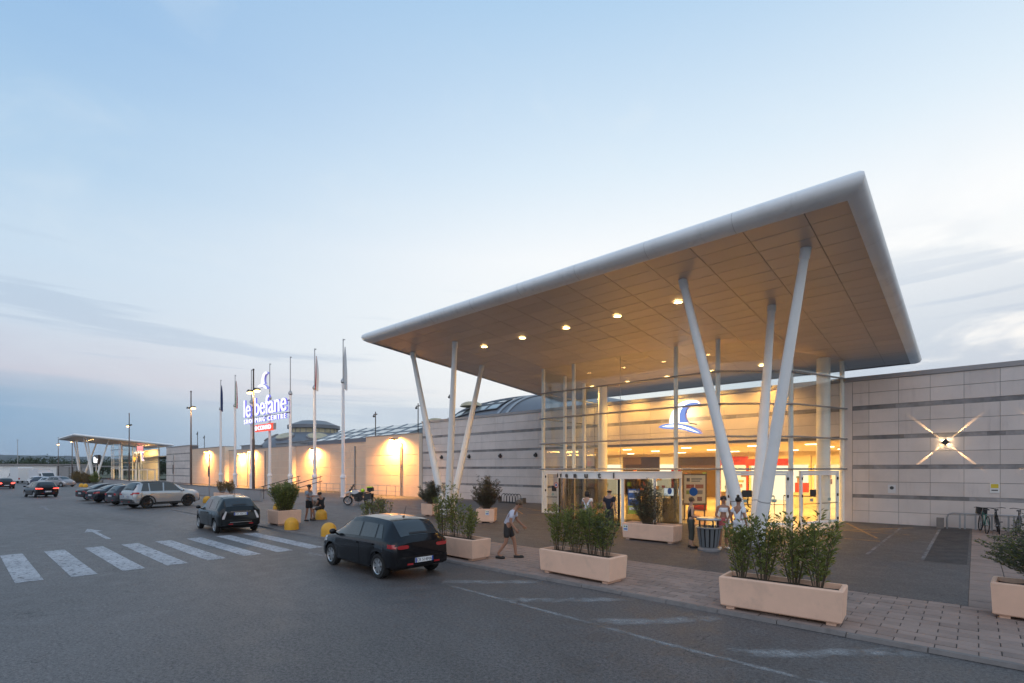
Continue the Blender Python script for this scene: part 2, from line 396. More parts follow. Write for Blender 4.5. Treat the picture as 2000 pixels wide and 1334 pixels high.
# paving strip along the kerb: every slab its own piece
pv = tag(bpy.data.objects.new('pavement', None), kind='structure'); link(pv)
bed = MB(); bed.box(-17, 7, 9.55, 12.9, -.02, ZP - .012); bed.box(-.1, 7, 12.9, 29.9, -.02, ZP - .012); bed.build('paving_bed', 'joint', pv)
def paver_mesh(l, wd):
    b = .006; m = MB(); x0, x1, y0, y1 = -l / 2, l / 2, -wd / 2, wd / 2
    m.v = [(x0, y0, -.03), (x1, y0, -.03), (x1, y1, -.03), (x0, y1, -.03), (x0, y0, -b), (x1, y0, -b), (x1, y1, -b), (x0, y1, -b),
           (x0 + b, y0 + b, 0), (x1 - b, y0 + b, 0), (x1 - b, y1 - b, 0), (x0 + b, y1 - b, 0)]
    m.f = [(8, 9, 10, 11)] + [(a, (a + 1) % 4, (a + 1) % 4 + 4, a + 4) for a in range(4)] + [(a + 4, (a + 1) % 4 + 4, (a + 1) % 4 + 8, a + 8) for a in range(4)]
    return m.mesh('paver', 'paver')
pm = {}
slabs = []
def slab_row(x, x1, y, wd, l, first):
    n = 0
    while x < x1 - .05:
        L = min(first if n == 0 else l, x1 - x); slabs.append((x + L / 2, y, L, wd)); x += L; n += 1
for r_ in range(14):
    y = 9.55 + .2393 * (r_ + .5)
    slab_row(-17, 5.6, y, .2393, .48, .48 if r_ % 2 else .24)
for cidx in range(3):
    x0 = -.1 + .62 * cidx; y = 12.9
    while y < 29.3:
        slabs.append((x0 + .31, y + .31 if not cidx % 2 else y + .15, .62, .62 if (cidx % 2 == 0 or y > 12.95) else .31)); y += .62
slabs.sort(key=lambda s: math.hypot(s[0] - .3, s[1]))
rest = MB()
for k, (x, y, L, wd) in enumerate(slabs):
    key = (round(L, 3), round(wd, 3))
    if key not in pm: pm[key] = paver_mesh(L - .013, wd - .026)
    z = ZP + R.uniform(-.004, .004)
    if k < 300:
        place(pm[key], 'paver', (x, y, z), pv, (R.uniform(-.006, .006), R.uniform(-.006, .006), R.uniform(-.004, .004)))
    else:
        i = len(rest.v); src = pm[key]
        rest.v += [(v.co.x + x, v.co.y + y, v.co.z + z) for v in src.vertices]; rest.f += [tuple(i + q for q in p.vertices) for p in src.polygons]
tag(rest.build('paver_field', 'paver', pv), kind='stuff')
# kerb stones
kb = tag(bpy.data.objects.new('kerb', None), kind='structure'); link(kb)
km = MB(); km.box(-.494, .494, -.045, .07, -.06, 0)
km.v = [(x, y + (.02 if (z == 0 and y < 0) else 0), z) for x, y, z in km.v]
kme = km.mesh('kerb_stone', 'kerb')
for k in range(44):
    place(kme, 'kerb_stone', (-38 + k, 9.478 + R.uniform(-.004, .004), ZP + .004 + R.uniform(-.006, .004)), kb, (0, 0, R.uniform(-.005, .005)))

# ---------------------------------------------------------------- markings
cw = tag(bpy.data.objects.new('crosswalk', None), kind='structure'); link(cw)
for k in range(8):
    y0 = .95 + k * 1.0; j = [R.uniform(-.05, .05) for _ in range(4)]
    sheet('crosswalk_stripe', [(-22.1 + j[0], y0), (-16.4 + j[1], y0 + j[2] * .2), (-16.4 + j[1], y0 + .5), (-22.1 + j[3], y0 + .5)], .005, 'paint', cw)
def stroke(b, pts, wd, z):
    for a, c in zip(pts, pts[1:]):
        d = Vector((c[0] - a[0], c[1] - a[1])); d.normalize(); n = Vector((-d.y, d.x)) * wd / 2
        b.quad((a[0] - n.x, a[1] - n.y, z), (c[0] - n.x, c[1] - n.y, z), (c[0] + n.x, c[1] + n.y, z), (a[0] + n.x, a[1] + n.y, z))
def marking(name, strokes, wd, material, z=.005):
    b = MB(); 
    for s_ in strokes: stroke(b, s_, wd, z); z += .0006
    return tag(b.build(name, material), kind='structure')
def scuff(pts, wd, z, peak=None):
    """old hand-painted line worn to a scuff: fades out at both edges and ends"""
    P_ = []
    for p, q in zip(pts, pts[1:]):
        n = max(2, int(math.hypot(q[0] - p[0], q[1] - p[1]) / .12))
        P_ += [(p[0] + (q[0] - p[0]) * i / n, p[1] + (q[1] - p[1]) * i / n) for i in range(n)]
    P_.append(pts[-1]); N_ = len(P_); b = MB(); fade = []
    for i, (x, y) in enumerate(P_):
        p, q = P_[max(i - 2, 0)], P_[min(i + 2, N_ - 1)]; L = math.hypot(q[0] - p[0], q[1] - p[1]); nx, ny = -(q[1] - p[1]) / L, (q[0] - p[0]) / L
        w_ = wd * (.7 + .5 * R.random())
        for k, f in ((-1, 0), (-.35, 1), (.35, 1), (1, 0)): b.v.append((x + nx * w_ / 2 * k, y + ny * w_ / 2 * k, z)); fade.append(f * min(1, i / 5, (N_ - 1 - i) / 5))
    for i in range(N_ - 1):
        for k in range(3): a_ = i * 4 + k; b.f.append((a_, a_ + 4, a_ + 5, a_ + 1))
    o = b.build('worn_bay_line', 'paint_scuffed'); at = o.data.attributes.new('fade', 'FLOAT', 'POINT'); at.data.foreach_set('value', fade); return tag(o, kind='structure')
scuff([(-9.2, 7.62), (-6.11, 7.43), (-4.76, 7.37), (-3.54, 7.26), (-.3, 7.2)], .15, .005)
for k, pts in enumerate(([(-7.3, 7.3), (-6.44, 7.99), (-5.0, 9.36)], [(-5.1, 7.4), (-4.39, 7.88), (-3.22, 9.3)], [(-2.95, 7.4), (-2.24, 7.79), (-.91, 9.12), (-.4, 9.37)], [(-9.3, 7.7), (-8.2, 8.6), (-7.4, 9.35)])): scuff(pts, .42, .0075 + .0006 * k)
marking('road_arrow', [[(-24.2, 3.95), (-27.6, 4.0)]], .15, 'paint')
b = MB(); b.quad((-29.0, 3.98, .0065), (-27.5, 3.68, .0065), (-27.5, 4.3, .0065)); tag(b.build('road_arrow', 'paint'), kind='structure')
marking('road_arrow', [[(-43.5, 4.1), (-47.5, 4.2)]], .15, 'paint_faint')
b = MB(); b.quad((-49.2, 4.2, .0065), (-47.4, 3.9, .0065), (-47.4, 4.5, .0065)); tag(b.build('road_arrow', 'paint_faint'), kind='structure')
marking('edge_line', [[(-15.9, 7.55), (-14.6, 7.6)]], .12, 'paint_faint')
marking('edge_line', [[(-50.4, .6), (-50.0, 6.3)]], .14, 'paint_faint')
marking('edge_line', [[(-38.0, 9.2), (-26.2, 9.1)]], .12, 'paint_faint')
for x in (-39.8, -43.0, -46.0, -49.0, -52.0, -58.5, -67., -75.): marking('parking_bay_line', [[(x, 7.4), (x - .2, 13.4)]], .12, 'paint_faint')
for pts in ([(-2.41, 28.0), (-2.42, 18.6)], [(-1.12, 28.6), (-1.11, 18.5)]): marking('parking_bay_line', [pts], .085, 'paint_faint', ZP + .009)
for pts in ([(-4.6, 25.2), (-1.9, 25.2)], [(-4.52, 28.7), (-2.7, 23.2)], [(-4.3, 25.0), (-2.0, 28.4)], [(-4.4, 22.3), (-2.5, 22.3)]): marking('yellow_line', [pts], .11, 'paint_yellow', ZP + .005 + R.uniform(0, .002))
for pts in ([(-23.5, 26.1), (-19.4, 24.2)], [(-23.3, 22.4), (-19.3, 25.2)], [(-20.6, 20.9), (-17.6, 22.4)], [(-22.5, 24.9), (-19.2, 22.0)]): marking('yellow_line', [pts], .11, 'paint_yellow', ZP + .005 + R.uniform(0, .002))

# ---------------------------------------------------------------- hills far off
def ridge(name, x, y0, y1, base, amp, seed, depth):
    rr = random.Random(seed); n = 90; m = 14; b = MB()
    ph = [rr.uniform(0, 6.28) for _ in range(8)]
    for i in range(n + 1):
        t = i / n; y = y0 + (y1 - y0) * t
        prof = sum(sin(t * (3.1 + 3.7 * k) + ph[k]) / (1 + k * .9) for k in range(8)) * .35
        h = max(base + amp * prof, 12) * sin(pi * min(max(t * 1.0, .0), 1)) ** .45
        for j in range(m + 1):
            s_ = j / m; b.v.append((x - depth * (s_ - .5) + rr.uniform(-30, 30), y, h * sin(pi * s_) ** 1.3 * (1 + rr.uniform(-.05, .05)) - 6))
    for i in range(n):
        for j in range(m): a = i * (m + 1) + j; b.f.append((a, a + 1, a + m + 2, a + m + 1))
    return tag(b.build(name, 'hill', smooth=80), kind='structure')
ridge('hills', -3600, -1500, 2600, 84, 24, 5, 900)
ridge('hills', -2700, -1300, 2200, 40, 15, 9, 500)
# ================================================================ the shopping centre
YW = 29.8                                             # face of the long front wall
mall = thing('shopping_mall', 'long low shopping mall with pale banded stone walls and beige panel walls', 'building', (-50, YW, 0))
# the wall body behind the cladding (open at the two entrances, under 4.16 m)
def core(x0, x1, z0, z1, y0=YW + .035, y1=YW + .4, mt='panel_joint', nm='wall_core'): MB().box(x0, x1, y0, y1, z0, z1).build(nm, mt, mall)
core(-38.6, -19.4, 0, 7.0); core(-4.9, 6.6, 0, 7.0); core(-19.4, -4.9, 4.12, 7.0)
pan = {}
def panel_mesh(wd, h, t=.035, mt='panel', nm='panel'):
    k = (round(wd, 3), round(h, 3), mt)
    if k not in pan:
        b = .004; m = MB(); x0, x1, z0, z1 = -wd / 2, wd / 2, -h / 2, h / 2
        m.v = [(x0, t, z0), (x1, t, z0), (x1, t, z1), (x0, t, z1), (x0, b, z0), (x1, b, z0), (x1, b, z1), (x0, b, z1), (x0 + b, 0, z0 + b), (x1 - b, 0, z0 + b), (x1 - b, 0, z1 - b), (x0 + b, 0, z1 - b)]
        m.f = [(8, 9, 10, 11)] + [(a, (a + 1) % 4, (a + 1) % 4 + 4, a + 4) for a in range(4)] + [(a + 4, (a + 1) % 4 + 4, (a + 1) % 4 + 8, a + 8) for a in range(4)]
        pan[k] = m.mesh(nm, mt)
    return pan[k]
ROWS = [(.0, .62), (.63, 1.25), (1.42, 2.03), (2.04, 2.655), (2.845, 3.46), (3.47, 4.08), (4.27, 4.89), (4.90, 5.52), (5.73, 6.34), (6.35, 6.94)]
BANDS = [(1.255, 1.415), (2.66, 2.84), (4.085, 4.265), (5.525, 5.725)]
def clad(x0, x1, zmin=0., off=0., yw=YW, par=None, step=1.145, x_ref=-3.79):
    par = par or mall; base = wloc(par)
    k = math.floor((x0 - x_ref) / step); edges = [x0]
    while True:
        k += 1; e = x_ref + k * step
        if e >= x1 - .08: break
        if e > x0 + .08: edges.append(e)
    edges.append(x1)
    for a, c in zip(edges, edges[1:]):
        for z0, z1 in ROWS:
            if z0 < zmin: continue
            place(panel_mesh(c - a - .01, z1 - z0 - .006), 'panel', Vector(((a + c) / 2, yw + R.uniform(0, .003), (z0 + z1) / 2)) - base, par)
    for z0, z1 in BANDS:
        if z0 < zmin - .1: continue
        x = x0
        while x < x1 - .01:
            L = min(R.choice((.57, 1.145, .86, 1.7)), x1 - x)
            place(panel_mesh(round(L - .004, 2), z1 - z0, .03, 'slate', 'slate_strip'), 'slate_strip', Vector((x + L / 2, yw + .012, (z0 + z1) / 2)) - base, par); x += L
clad(-4.46, 6.6)
clad(-38.55, -19.45, step=2.29)
clad(-19.4, -4.9, 4.2, step=2.29)
MB().box(6.62, 30, YW + .004, YW + .4, 0, 6.94).build('far_wall_stretch', 'panel', mall)
for z0, z1 in BANDS: MB().box(6.62, 30, YW - .004, YW + .002, z0, z1).build('slate_strip', 'slate', mall)
MB().box(-38.65, 30, YW - .05, YW + .45, 6.95, 7.16).build('coping', 'coping', mall)
# lintel over the inner entrance
MB().box(-19.4, -4.9, YW + .002, YW + .4, 4.085, 4.11).build('lintel', 'interior', mall)
# stone strip of the wall just right of the lobby
MB().box(-4.88, -4.47, YW + .004, YW + .034, 0, 6.94).build('corner_pier', 'panel', mall)

# beige panelled walls to the left: stepped in plan
BE = [(-47.8, -38.62, 29.45, 6.02), (-65.9, -47.82, 30.25, 5.62), (-74.2, -65.92, 29.6, 5.62), (-90., -74.22, 30.25, 5.66), (-108., -90.02, 29.6, 6.3)]
for x0, x1, yw, zt in BE:
    MB().box(x0, x1, yw + .03, 31.2, 0, zt - .02).build('wall_core', 'beige_joint', mall)
    nz = 6; n = max(2, round((x1 - x0) / 4.6)); dz = zt / nz
    for i in range(n):
        for j in range(nz):
            wd = (x1 - x0) / n
            place(panel_mesh(wd - .03, dz - .035, .03, 'beige', 'beige_panel'), 'beige_panel', Vector((x0 + wd * (i + .5), yw, dz * (j + .5))) - wloc(mall), mall)
    MB().box(x0 - .02, x1 + .02, yw - .05, 31.25, zt - .02, zt + .06).build('coping', 'coping', mall)
for x, yw in ((-41.4, 29.45), (-51.2, 30.25), (-60.6, 30.25), (-73.9, 29.6), (-82, 30.25)):
    b = MB(); b.tube([(x, yw - .1, 0.05), (x, yw - .1, 5.2)], .07, 8)
    for z in (1.2, 2.9, 4.6): b.box(x - .09, x + .09, yw - .12, yw, z, z + .06)
    b.build('downpipe', 'grey_steel', mall, 40)
clad(-124.0, -108.05, yw=29.7, step=2.29)
MB().box(-124, -108.03, 29.735, 31, 0, 7.0).build('wall_core', 'panel_joint', mall)
MB().box(-124, -108., 29.65, 31, 6.95, 7.16).build('coping', 'coping', mall)
# flat roof behind the parapets
MB().box(-170, 7, 30.3, 75, 5.3, 5.5).build('roof', 'roof_grey', mall)

# swelling metal roof with its sloping skylight, seen over the pale wall
VX, VY, VA, VB, VZ, VH = -36.5, 44.5, 16., 8.5, 6.1, 4.5
def on_vault(x, y): return VZ + VH * max(0., 1 - abs((x - VX) / VA) ** 2.3 - abs((y - VY) / VB) ** 2.2) ** .55
m = MB(); nu, nv = 40, 24
for i in range(nu + 1):
    for j in range(nv + 1):
        u = -1 + 2 * i / nu; v = -1 + 2 * j / nv; u = math.copysign(1 - (1 - abs(u)) ** 1.6, u); v = math.copysign(1 - (1 - abs(v)) ** 1.6, v)
        x, y = VX + VA * u, VY + VB * v; m.v.append((x, y, on_vault(x, y) - (.7 if abs(u) == 1 or abs(v) == 1 else 0)))
for i in range(nu):
    for j in range(nv): q = i * (nv + 1) + j; m.f.append((q, q + nv + 1, q + nv + 2, q + 1))
m.build('vault_roof', 'roof_grey', mall, 40)
xs = [-43.6 + .9 * i for i in range(9)]; ys = [37.6 + .62 * i for i in range(9)]
sk = MB()
for x in xs:
    for y in ys: sk.v.append((x, y, on_vault(x, y) + .14))
for i in range(8):
    for j in range(8): q = i * 9 + j; sk.f.append((q, q + 9, q + 10, q + 1))
skl = sk.build('skylight', 'roof_glass', mall, 60)
for i in range(0, 9, 2):
    b = MB(); b.tube([(xs[i], y, on_vault(xs[i], y) + .18) for y in ys], .06, 5); b.build('glazing_bar', 'roof_grey', skl)
    b = MB(); b.tube([(x, ys[i], on_vault(x, ys[i]) + .18) for x in xs], .06, 5); b.build('glazing_bar', 'roof_grey', skl)
for xo in (-35.6, -34.4):
    b = MB(); b.tube([(xo, y, on_vault(xo, y) + .1) for y in [36.6 + .5 * i for i in range(16)]], .13, 6); b.build('arch_rib', 'grey_steel', mall)
# long ridge skylight over the mall street
def ridge_light(x0, x1, y0, y1, z0, zm):
    m = MB(); ym = (y0 + y1) / 2
    m.quad((x0, y0, z0), (x1, y0, z0), (x1, ym, zm), (x0, ym, zm)); m.quad((x0, ym, zm), (x1, ym, zm), (x1, y1, z0), (x0, y1, z0))
    m.quad((x0, y0, z0), (x0, ym, zm), (x0, y1, z0)); m.quad((x1, y0, z0), (x1, y1, z0), (x1, ym, zm))
    o = m.build('ridge_skylight', 'roof_glass', mall)
    MB().box(x0, x1, y0 - .2, y0, 5.4, z0 + .1).build('skylight_kerb', 'roof_grey', mall)
    n = int((x1 - x0) / 3)
    for i in range(n + 1):
        x = x0 + (x1 - x0) * i / n; g = MB(); g.tube([(x, y0, z0 + .03), (x, ym, zm + .03)], .05, 5); g.build('glazing_bar', 'grey_steel', o)
    for t in (.33, .66):
        g = MB(); g.tube([(x0, y0 + (ym - y0) * t, z0 + (zm - z0) * t + .03), (x1, y0 + (ym - y0) * t, z0 + (zm - z0) * t + .03)], .05, 5); g.build('glazing_bar', 'grey_steel', o)
ridge_light(-72, -49, 35, 46, 6.5, 8.6)
b = MB(); b.prism_y([(-70, 6.4), (-66, 8.3), (-58, 9.0), (-48, 9.2), (-44, 6.4)], 44, 58); b.build('upper_roof', 'roof_grey', mall, 35)
for x, z in ((-63, 8.55), (-54.5, 9.05), (-41.2, 9.55)): 
    m = MB(); m.lathe([(0, .55), (.7, .5), (1.1, .3), (1.3, 0)], (x, 44.4 if x < -45 else 38.6, z), 14); m.build('roof_dome_light', 'tan', mall, 50)
# the round hall with its lantern
RX, RY = -105.7, 52.5
m = MB(); m.lathe([(10.8, 6.6), (10.4, 7.6), (9.2, 8.7), (7.4, 9.6), (5.4, 10.25), (4.6, 10.35)], (RX, RY, 0), 48); rot = m.build('rotunda_roof', 'roof_grey', mall, 60)
m = MB(); m.lathe([(4.8, 10.2), (4.8, 11.25)], (RX, RY, 0), 48); lan = m.build('lantern', 'tan', rot)
for i in range(24):
    t = 2 * pi * i / 24; m = MB(); m.tube([(RX + 4.85 * cos(t), RY + 4.85 * sin(t), 10.2), (RX + 4.85 * cos(t), RY + 4.85 * sin(t), 11.25)], .09, 5); m.build('mullion', 'coping', rot)
m = MB(); m.lathe([(4.6, 11.2), (5.35, 11.25), (5.35, 11.95), (5.0, 12.05), (2.7, 12.95), (0, 13.0)], (RX, RY, 0), 48); m.build('lantern_roof', 'roof_grey', rot, 25)
for ang in (-68, -22, 24, -114):
    t = radians(ang); r0, z0 = 8.35, 9.2; n = Vector((cos(t) * .48, sin(t) * .48, .88)); u = Vector((-sin(t), cos(t), 0)); v = n.cross(u)
    c0 = Vector((RX + r0 * cos(t), RY + r0 * sin(t), z0)) + n * .15
    for rr_, mt_, dz_ in ((2.15, 'coping', 0), (1.85, 'tan', .07)):
        m = MB(); m.quad(*[tuple(c0 + n * dz_ + (u * cos(q) * rr_ + v * sin(q) * rr_ * .72)) for q in [2 * pi * i / 28 for i in range(28)]])
        i0 = len(m.v); m.v += [tuple(Vector(p) - n * .3) for p in m.v[:28]]; m.f += [(i, i0 + i, i0 + (i + 1) % 28, (i + 1) % 28) for i in range(28)]
        m.build('oval_skylight' if mt_ == 'tan' else 'skylight_rim', mt_, rot)
# plant boxes, masts and cameras on the roof
for x, y, sx, sz in ((-112, 40, 5, 1.5), (-85, 38, 4, 1.2), (-100, 42, 6, 1.6), (-79, 37, 3, .8), (-92, 44, 3, 2.)):
    m = MB(); m.box(x, x + sx, y, y + 3, 5.5, 5.9 + sz); m.box(x - .25, x + sx + .25, y - .2, y + 3.2, 5.9 + sz, 6.0 + sz); m.build('plant_box', 'ramp_wall', mall)
for px_, y, z0, z1 in ((-51.5, 33, 5.5, 9.3), (-47.4, 36, 5.5, 10.2), (-41.6, 36, 5.5, 10.9), (-119, 34, 6.8, 10.4), (-121.5, 36, 6.8, 9.8), (-95, 33, 5.5, 8.6)):
    m = MB(); m.tube([(px_, y, z0), (px_, y, z1)], .06, 6); m.box(px_ - .35, px_ + .35, y - .05, y + .05, z1 - .35, z1 - .25); m.blob((px_ - .35, y, z1 - .5), .14, 8, 5); m.build('roof_mast', 'dark_metal', mall)
# small dark projectors along the left wall
for x in (-35.71, -32.06, -28.37, -24.66):
    m = MB(); m.lathe([(0, -.22), (.11, -.2), (.15, -.1), (.15, -.02), (.06, 0)], (x, YW, 3.7), 12, 'y'); m.box(x - .04, x + .04, YW - .1, YW, 3.78, 3.9)
    tag(m.build('wall_projector', 'dark_metal', None, 40), 'small dark round projector on pale wall, ' + {-35.71: 'nearest the beige wall', -32.06: 'second from the beige wall', -28.37: 'third from the beige wall', -24.66: 'nearest the glass lobby'}[x], 'projector', 'projectors on the pale left wall')
# sodium floodlights on the beige walls
for k, (x, yw, z, nm) in enumerate(((-42.4, 29.45, 5.55, 'beside the pale banded wall'), (-60.8, 30.25, 5.1, 'left of the second flagpole from the canopy'), (-80.3, 30.25, 5.3, 'behind the sign poles'), (-84.4, 30.25, 5.0, 'on the beige wall left of the sign'), (-98., 29.6, 5.6, 'at the far left end of the beige wall'))):
    f = thing('floodlight', 'lit yellow floodlight high on beige wall, ' + nm, 'floodlight', (x, yw, z), group='floodlights on the beige wall')
    m = MB(); m.box(x - .05, x + .05, yw - .45, yw, z + .05, z + .11); m.build('bracket', 'dark_metal', f)
    m = MB(); m.v = [(x - .22, yw - .62, z - .02), (x + .22, yw - .62, z - .02), (x + .22, yw - .3, z - .1), (x - .22, yw - .3, z - .1), (x - .2, yw - .6, z + .12), (x + .2, yw - .6, z + .12), (x + .2, yw - .32, z + .12), (x - .2, yw - .32, z + .12)]
    m.f = [(4, 5, 6, 7), (0, 1, 5, 4), (1, 2, 6, 5), (2, 3, 7, 6), (3, 0, 4, 7)]; m.build('housing', 'dark_metal', f)
    m = MB(); m.quad((x - .2, yw - .6, z - .03), (x - .2, yw - .32, z - .1), (x + .2, yw - .32, z - .1), (x + .2, yw - .6, z - .03)); m.build('lens', emis('sodium_lens_%d' % k, (1, .55, .14), 60), f)
    lamp('SPOT', (x, yw - .8, z - .16), 5400 if k == 0 else 4600, (1, .47, .11), f, size=.12, angle=radians(165), blend=.6, aim=(0, .8, -1), name='sodium_light')
# ================================================================ entrance canopy and glass lobby (built twice: near and far)
M['downlight'] = emis('downlight_disc', (1, .62, .22), 30)
M['hat_white'] = emis('lit_emblem_white', (1., .97, .90), 2.6)
M['hat_blue'] = emis('lit_emblem_blue', (.30, .42, 1.), .85)
M['hat_side'] = mat('emblem_side', (.30, .28, .62), .4, emit=(.25, .28, 1), estr=.25)
def zs(y): return 8.6 + .0907 * (23.5 - y)
HAT = [(-13.35, 5.34), (-13.31, 5.63), (-13.21, 5.92), (-13.04, 6.18), (-12.81, 6.42), (-12.51, 6.56), (-12.18, 6.61), (-11.83, 6.58), (-11.64, 6.51), (-11.53, 6.34), (-11.69, 6.33), (-11.99, 6.31), (-12.18, 6.21), (-12.31, 6.07), (-12.38, 5.83), (-12.35, 5.56), (-12.2, 5.30), (-12.75, 5.33)]
BRIM = [(-13.99, 5.13), (-13.91, 5.21), (-13.73, 5.28), (-13.35, 5.33), (-12.93, 5.32), (-12.67, 5.28), (-12.42, 5.23), (-12.18, 5.17), (-11.91, 5.06), (-11.69, 4.95), (-11.51, 4.81), (-11.4, 4.65), (-11.59, 4.65), (-11.88, 4.71), (-12.18, 4.81), (-12.42, 4.9), (-12.67, 4.96), (-12.93, 4.99), (-13.27, 5.0), (-13.67, 5.04)]
def plate(name, poly, y, depth, face, side, parent):
    """upright extruded shape: lit face on the front, coloured returns"""
    m = MB(); m.prism_y(poly, y, y + depth); o = m.build(name, side, parent)
    o.data.materials.append(M[face]); n = len(poly)
    area = sum(a[0] * c[1] - c[0] * a[1] for a, c in zip(poly, poly[1:] + poly[:1]))
    o.data.polygons[0].material_index = 1
    bm = bmesh.new(); bm.from_mesh(o.data); bmesh.ops.recalc_face_normals(bm, faces=bm.faces[:]); bm.to_mesh(o.data); bm.free()
    return o
def emblem(ox, oy, oz, sc, label, y, faces=('hat_white', 'hat_blue')):
    e = thing('hat_emblem', label, 'emblem', (ox, y, oz))
    f = lambda P: [(ox + (x + 12.7) * sc, oz + (z - 5.6) * sc) for x, z in P]
    plate('hat_cone', f(HAT), y, .22 * sc, faces[0], 'hat_side', e)
    c2 = [(x, z) for x, z in HAT if z > 5.5]
    inner = [(-12.72, 5.36), (-12.72, 5.8), (-12.62, 6.1), (-12.42, 6.32), (-12.12, 6.44), (-11.72, 6.45), (-11.53, 6.34), (-11.69, 6.33), (-11.99, 6.31), (-12.18, 6.21), (-12.31, 6.07), (-12.38, 5.83), (-12.35, 5.56), (-12.2, 5.32)]
    plate('hat_cone_shade', f(inner), y - .012, .012, faces[1], 'hat_side', e)
    plate('hat_brim', f(BRIM), y - .1 * sc, .3 * sc, faces[1], 'hat_side', e)
    hi = [(-13.75, 5.17), (-13.3, 5.24), (-12.9, 5.24), (-12.5, 5.15), (-12.1, 5.0), (-11.75, 4.82), (-11.5, 4.69), (-11.8, 4.78), (-12.2, 4.92), (-12.6, 5.04), (-13.0, 5.1), (-13.4, 5.12)]
    plate('brim_highlight', f(hi), y - .1 * sc - .012, .012, faces[0], 'hat_side', e)
    m = MB()
    for k in (-12.9, -12.2): m.tube([(ox + (k + 12.7) * sc, y + .2 * sc, oz - .3 * sc), (ox + (k + 12.7) * sc, y + 1.2 * sc if sc < 1.05 else y + .25, oz - .3 * sc)], .04, 6)
    m.build('bracket', 'grey_steel', e)
    return e
def entrance(dx, dy, near):
    who = 'near' if near else 'far'
    X0, X1, Y0, Y1 = -23.7 + dx, -2.35 + dx, 15.0 + dy, 31.7 + dy
    z_of = lambda y: zs(y - dy)
    can = thing('entrance_canopy', 'huge white tilted canopy on tapered slanting columns over the near entrance' if near else 'distant white tilted canopy on slanting columns over the far left entrance', 'canopy', (-13 + dx, 18.4 + dy, ZP))
    # rounded metal edge
    prof = [(0, -.03), (.2, 0), (.34, .08), (.42, .22), (.40, .34), (.3, .44), (.14, .5), (0, .51)]
    m = MB(); cor = [(X0, Y0, -1, -1), (X1, Y0, 1, -1), (X1, Y1, 1, 1), (X0, Y1, -1, 1)]
    for o_, h in prof:
        for x, y, sx, sy in cor: m.v.append((x + sx * o_, y + sy * o_, z_of(y + sy * o_) + h))
    for k in range(len(prof) - 1):
        for q in range(4): q2 = (q + 1) % 4; m.f.append((k * 4 + q, k * 4 + q2, k * 4 + 4 + q2, k * 4 + 4 + q))
    e = (len(prof) - 1) * 4; m.f.append((e, e + 1, e + 2, e + 3))
    m.build('rounded_fascia', 'fascia', can, 50)
    if near:        # sheet joints across the rounded edge
        def seam(p0, d_, n_):
            g = MB()
            for s_ in (-1, 1):
                for o_, h in prof: g.v.append((p0[0] + n_[0] * (o_ + .0025) + d_[0] * s_ * .0035, p0[1] + n_[1] * (o_ + .0025) + d_[1] * s_ * .0035, z_of(p0[1] + n_[1] * o_) + h + (.002 if o_ < .3 and h > .3 else -.002)))
            q = len(prof); g.f += [(i, i + 1, q + i + 1, q + i) for i in range(q - 1)]; g.build('fascia_joint', 'coping', can)
        for k in range(1, 8): seam((X0 + (X1 - X0) * k / 8, Y0), (1, 0), (0, -1))
        for k in range(1, 6): seam((X1, Y0 + (Y1 - Y0) * k / 6), (0, 1), (1, 0))
    # soffit
    m = MB(); m.quad((X0, Y0, z_of(Y0) + .05), (X0, Y1, z_of(Y1) + .05), (X1, Y1, z_of(Y1) + .05), (X1, Y0, z_of(Y0) + .05))
    m.build('soffit_backing', 'soffit_joint' if near else 'soffit', can)
    if near:
        xe = [X0] + [-3.32 + dx - 1.545 * k for k in range(13, -1, -1)] + [X1]; ny = 23; st = (Y1 - Y0) / ny
        cells = [((a + c) / 2, Y0 + st * (j + .5), c - a) for a, c in zip(xe, xe[1:]) for j in range(ny)]
        cells.sort(key=lambda c: c[1] > 28.4 + dy)
        tl = math.atan(-.0907); me_ = {}; rest = MB()
        for k, (x, y, wd) in enumerate(cells):
            key = round(wd, 3)
            if key not in me_: g = MB(); g.box(-wd / 2 + .009, wd / 2 - .009, -st / 2 + .008, st / 2 - .008, 0, .02); me_[key] = g.mesh('soffit_panel', 'soffit')
            z = z_of(y) + R.uniform(-.002, .002)
            if k < 300: place(me_[key], 'soffit_panel', Vector((x, y, z)) - wloc(can), can, (tl, 0, 0))
            else: dz_ = .0907 * (st / 2 - .005); i0 = len(rest.v); rest.v += [(x - wd / 2 + .005, y - st / 2 + .005, z + dz_), (x - wd / 2 + .005, y + st / 2 - .005, z - dz_), (x + wd / 2 - .005, y + st / 2 - .005, z - dz_), (x + wd / 2 - .005, y - st / 2 + .005, z + dz_)]; rest.f.append((i0, i0 + 1, i0 + 2, i0 + 3))
        tag(rest.build('soffit_panel_field', 'soffit', can), kind='stuff')
    # two tripods of tapered columns
    for bx, tops in ((-5.6, [(-7.5, 17.0), (-3.7, 17.0), (-5.7, 20.9)]), (-21.6, [(-23.3, 17.3), (-19.7, 17.3), (-21.7, 21.2)])):
        by = 18.4
        for tx, ty in tops:
            a = Vector((bx + (tx - bx) * .09 + dx, by + (ty - by) * .09 + dy, ZP + .1)); c = Vector((tx + dx, ty + dy, z_of(ty + dy) + .03)); d = c - a
            m = MB(); m.tube([a, a + d * .2, a + d * .55, a + d * .97], [.20, .20, .165, .125], 20); col = m.build('column', 'white_steel', can, 50)
            m = MB(); m.tube([a + d * .965, a + d * .999], [.15, .15], 16); m.build('column_head', 'white_steel', col, 50)
            m = MB(); m.tube([a + d * .155, a + d * .158], [.203, .203], 20); m.build('column_joint', 'grey_steel', col, 50)
        m = MB(); m.lathe([(.62, 0), (.62, .1), (.5, .14), (.0, .14)], (bx + dx, by + dy, ZP), 20); m.build('column_foot', 'grey_steel', can, 30)
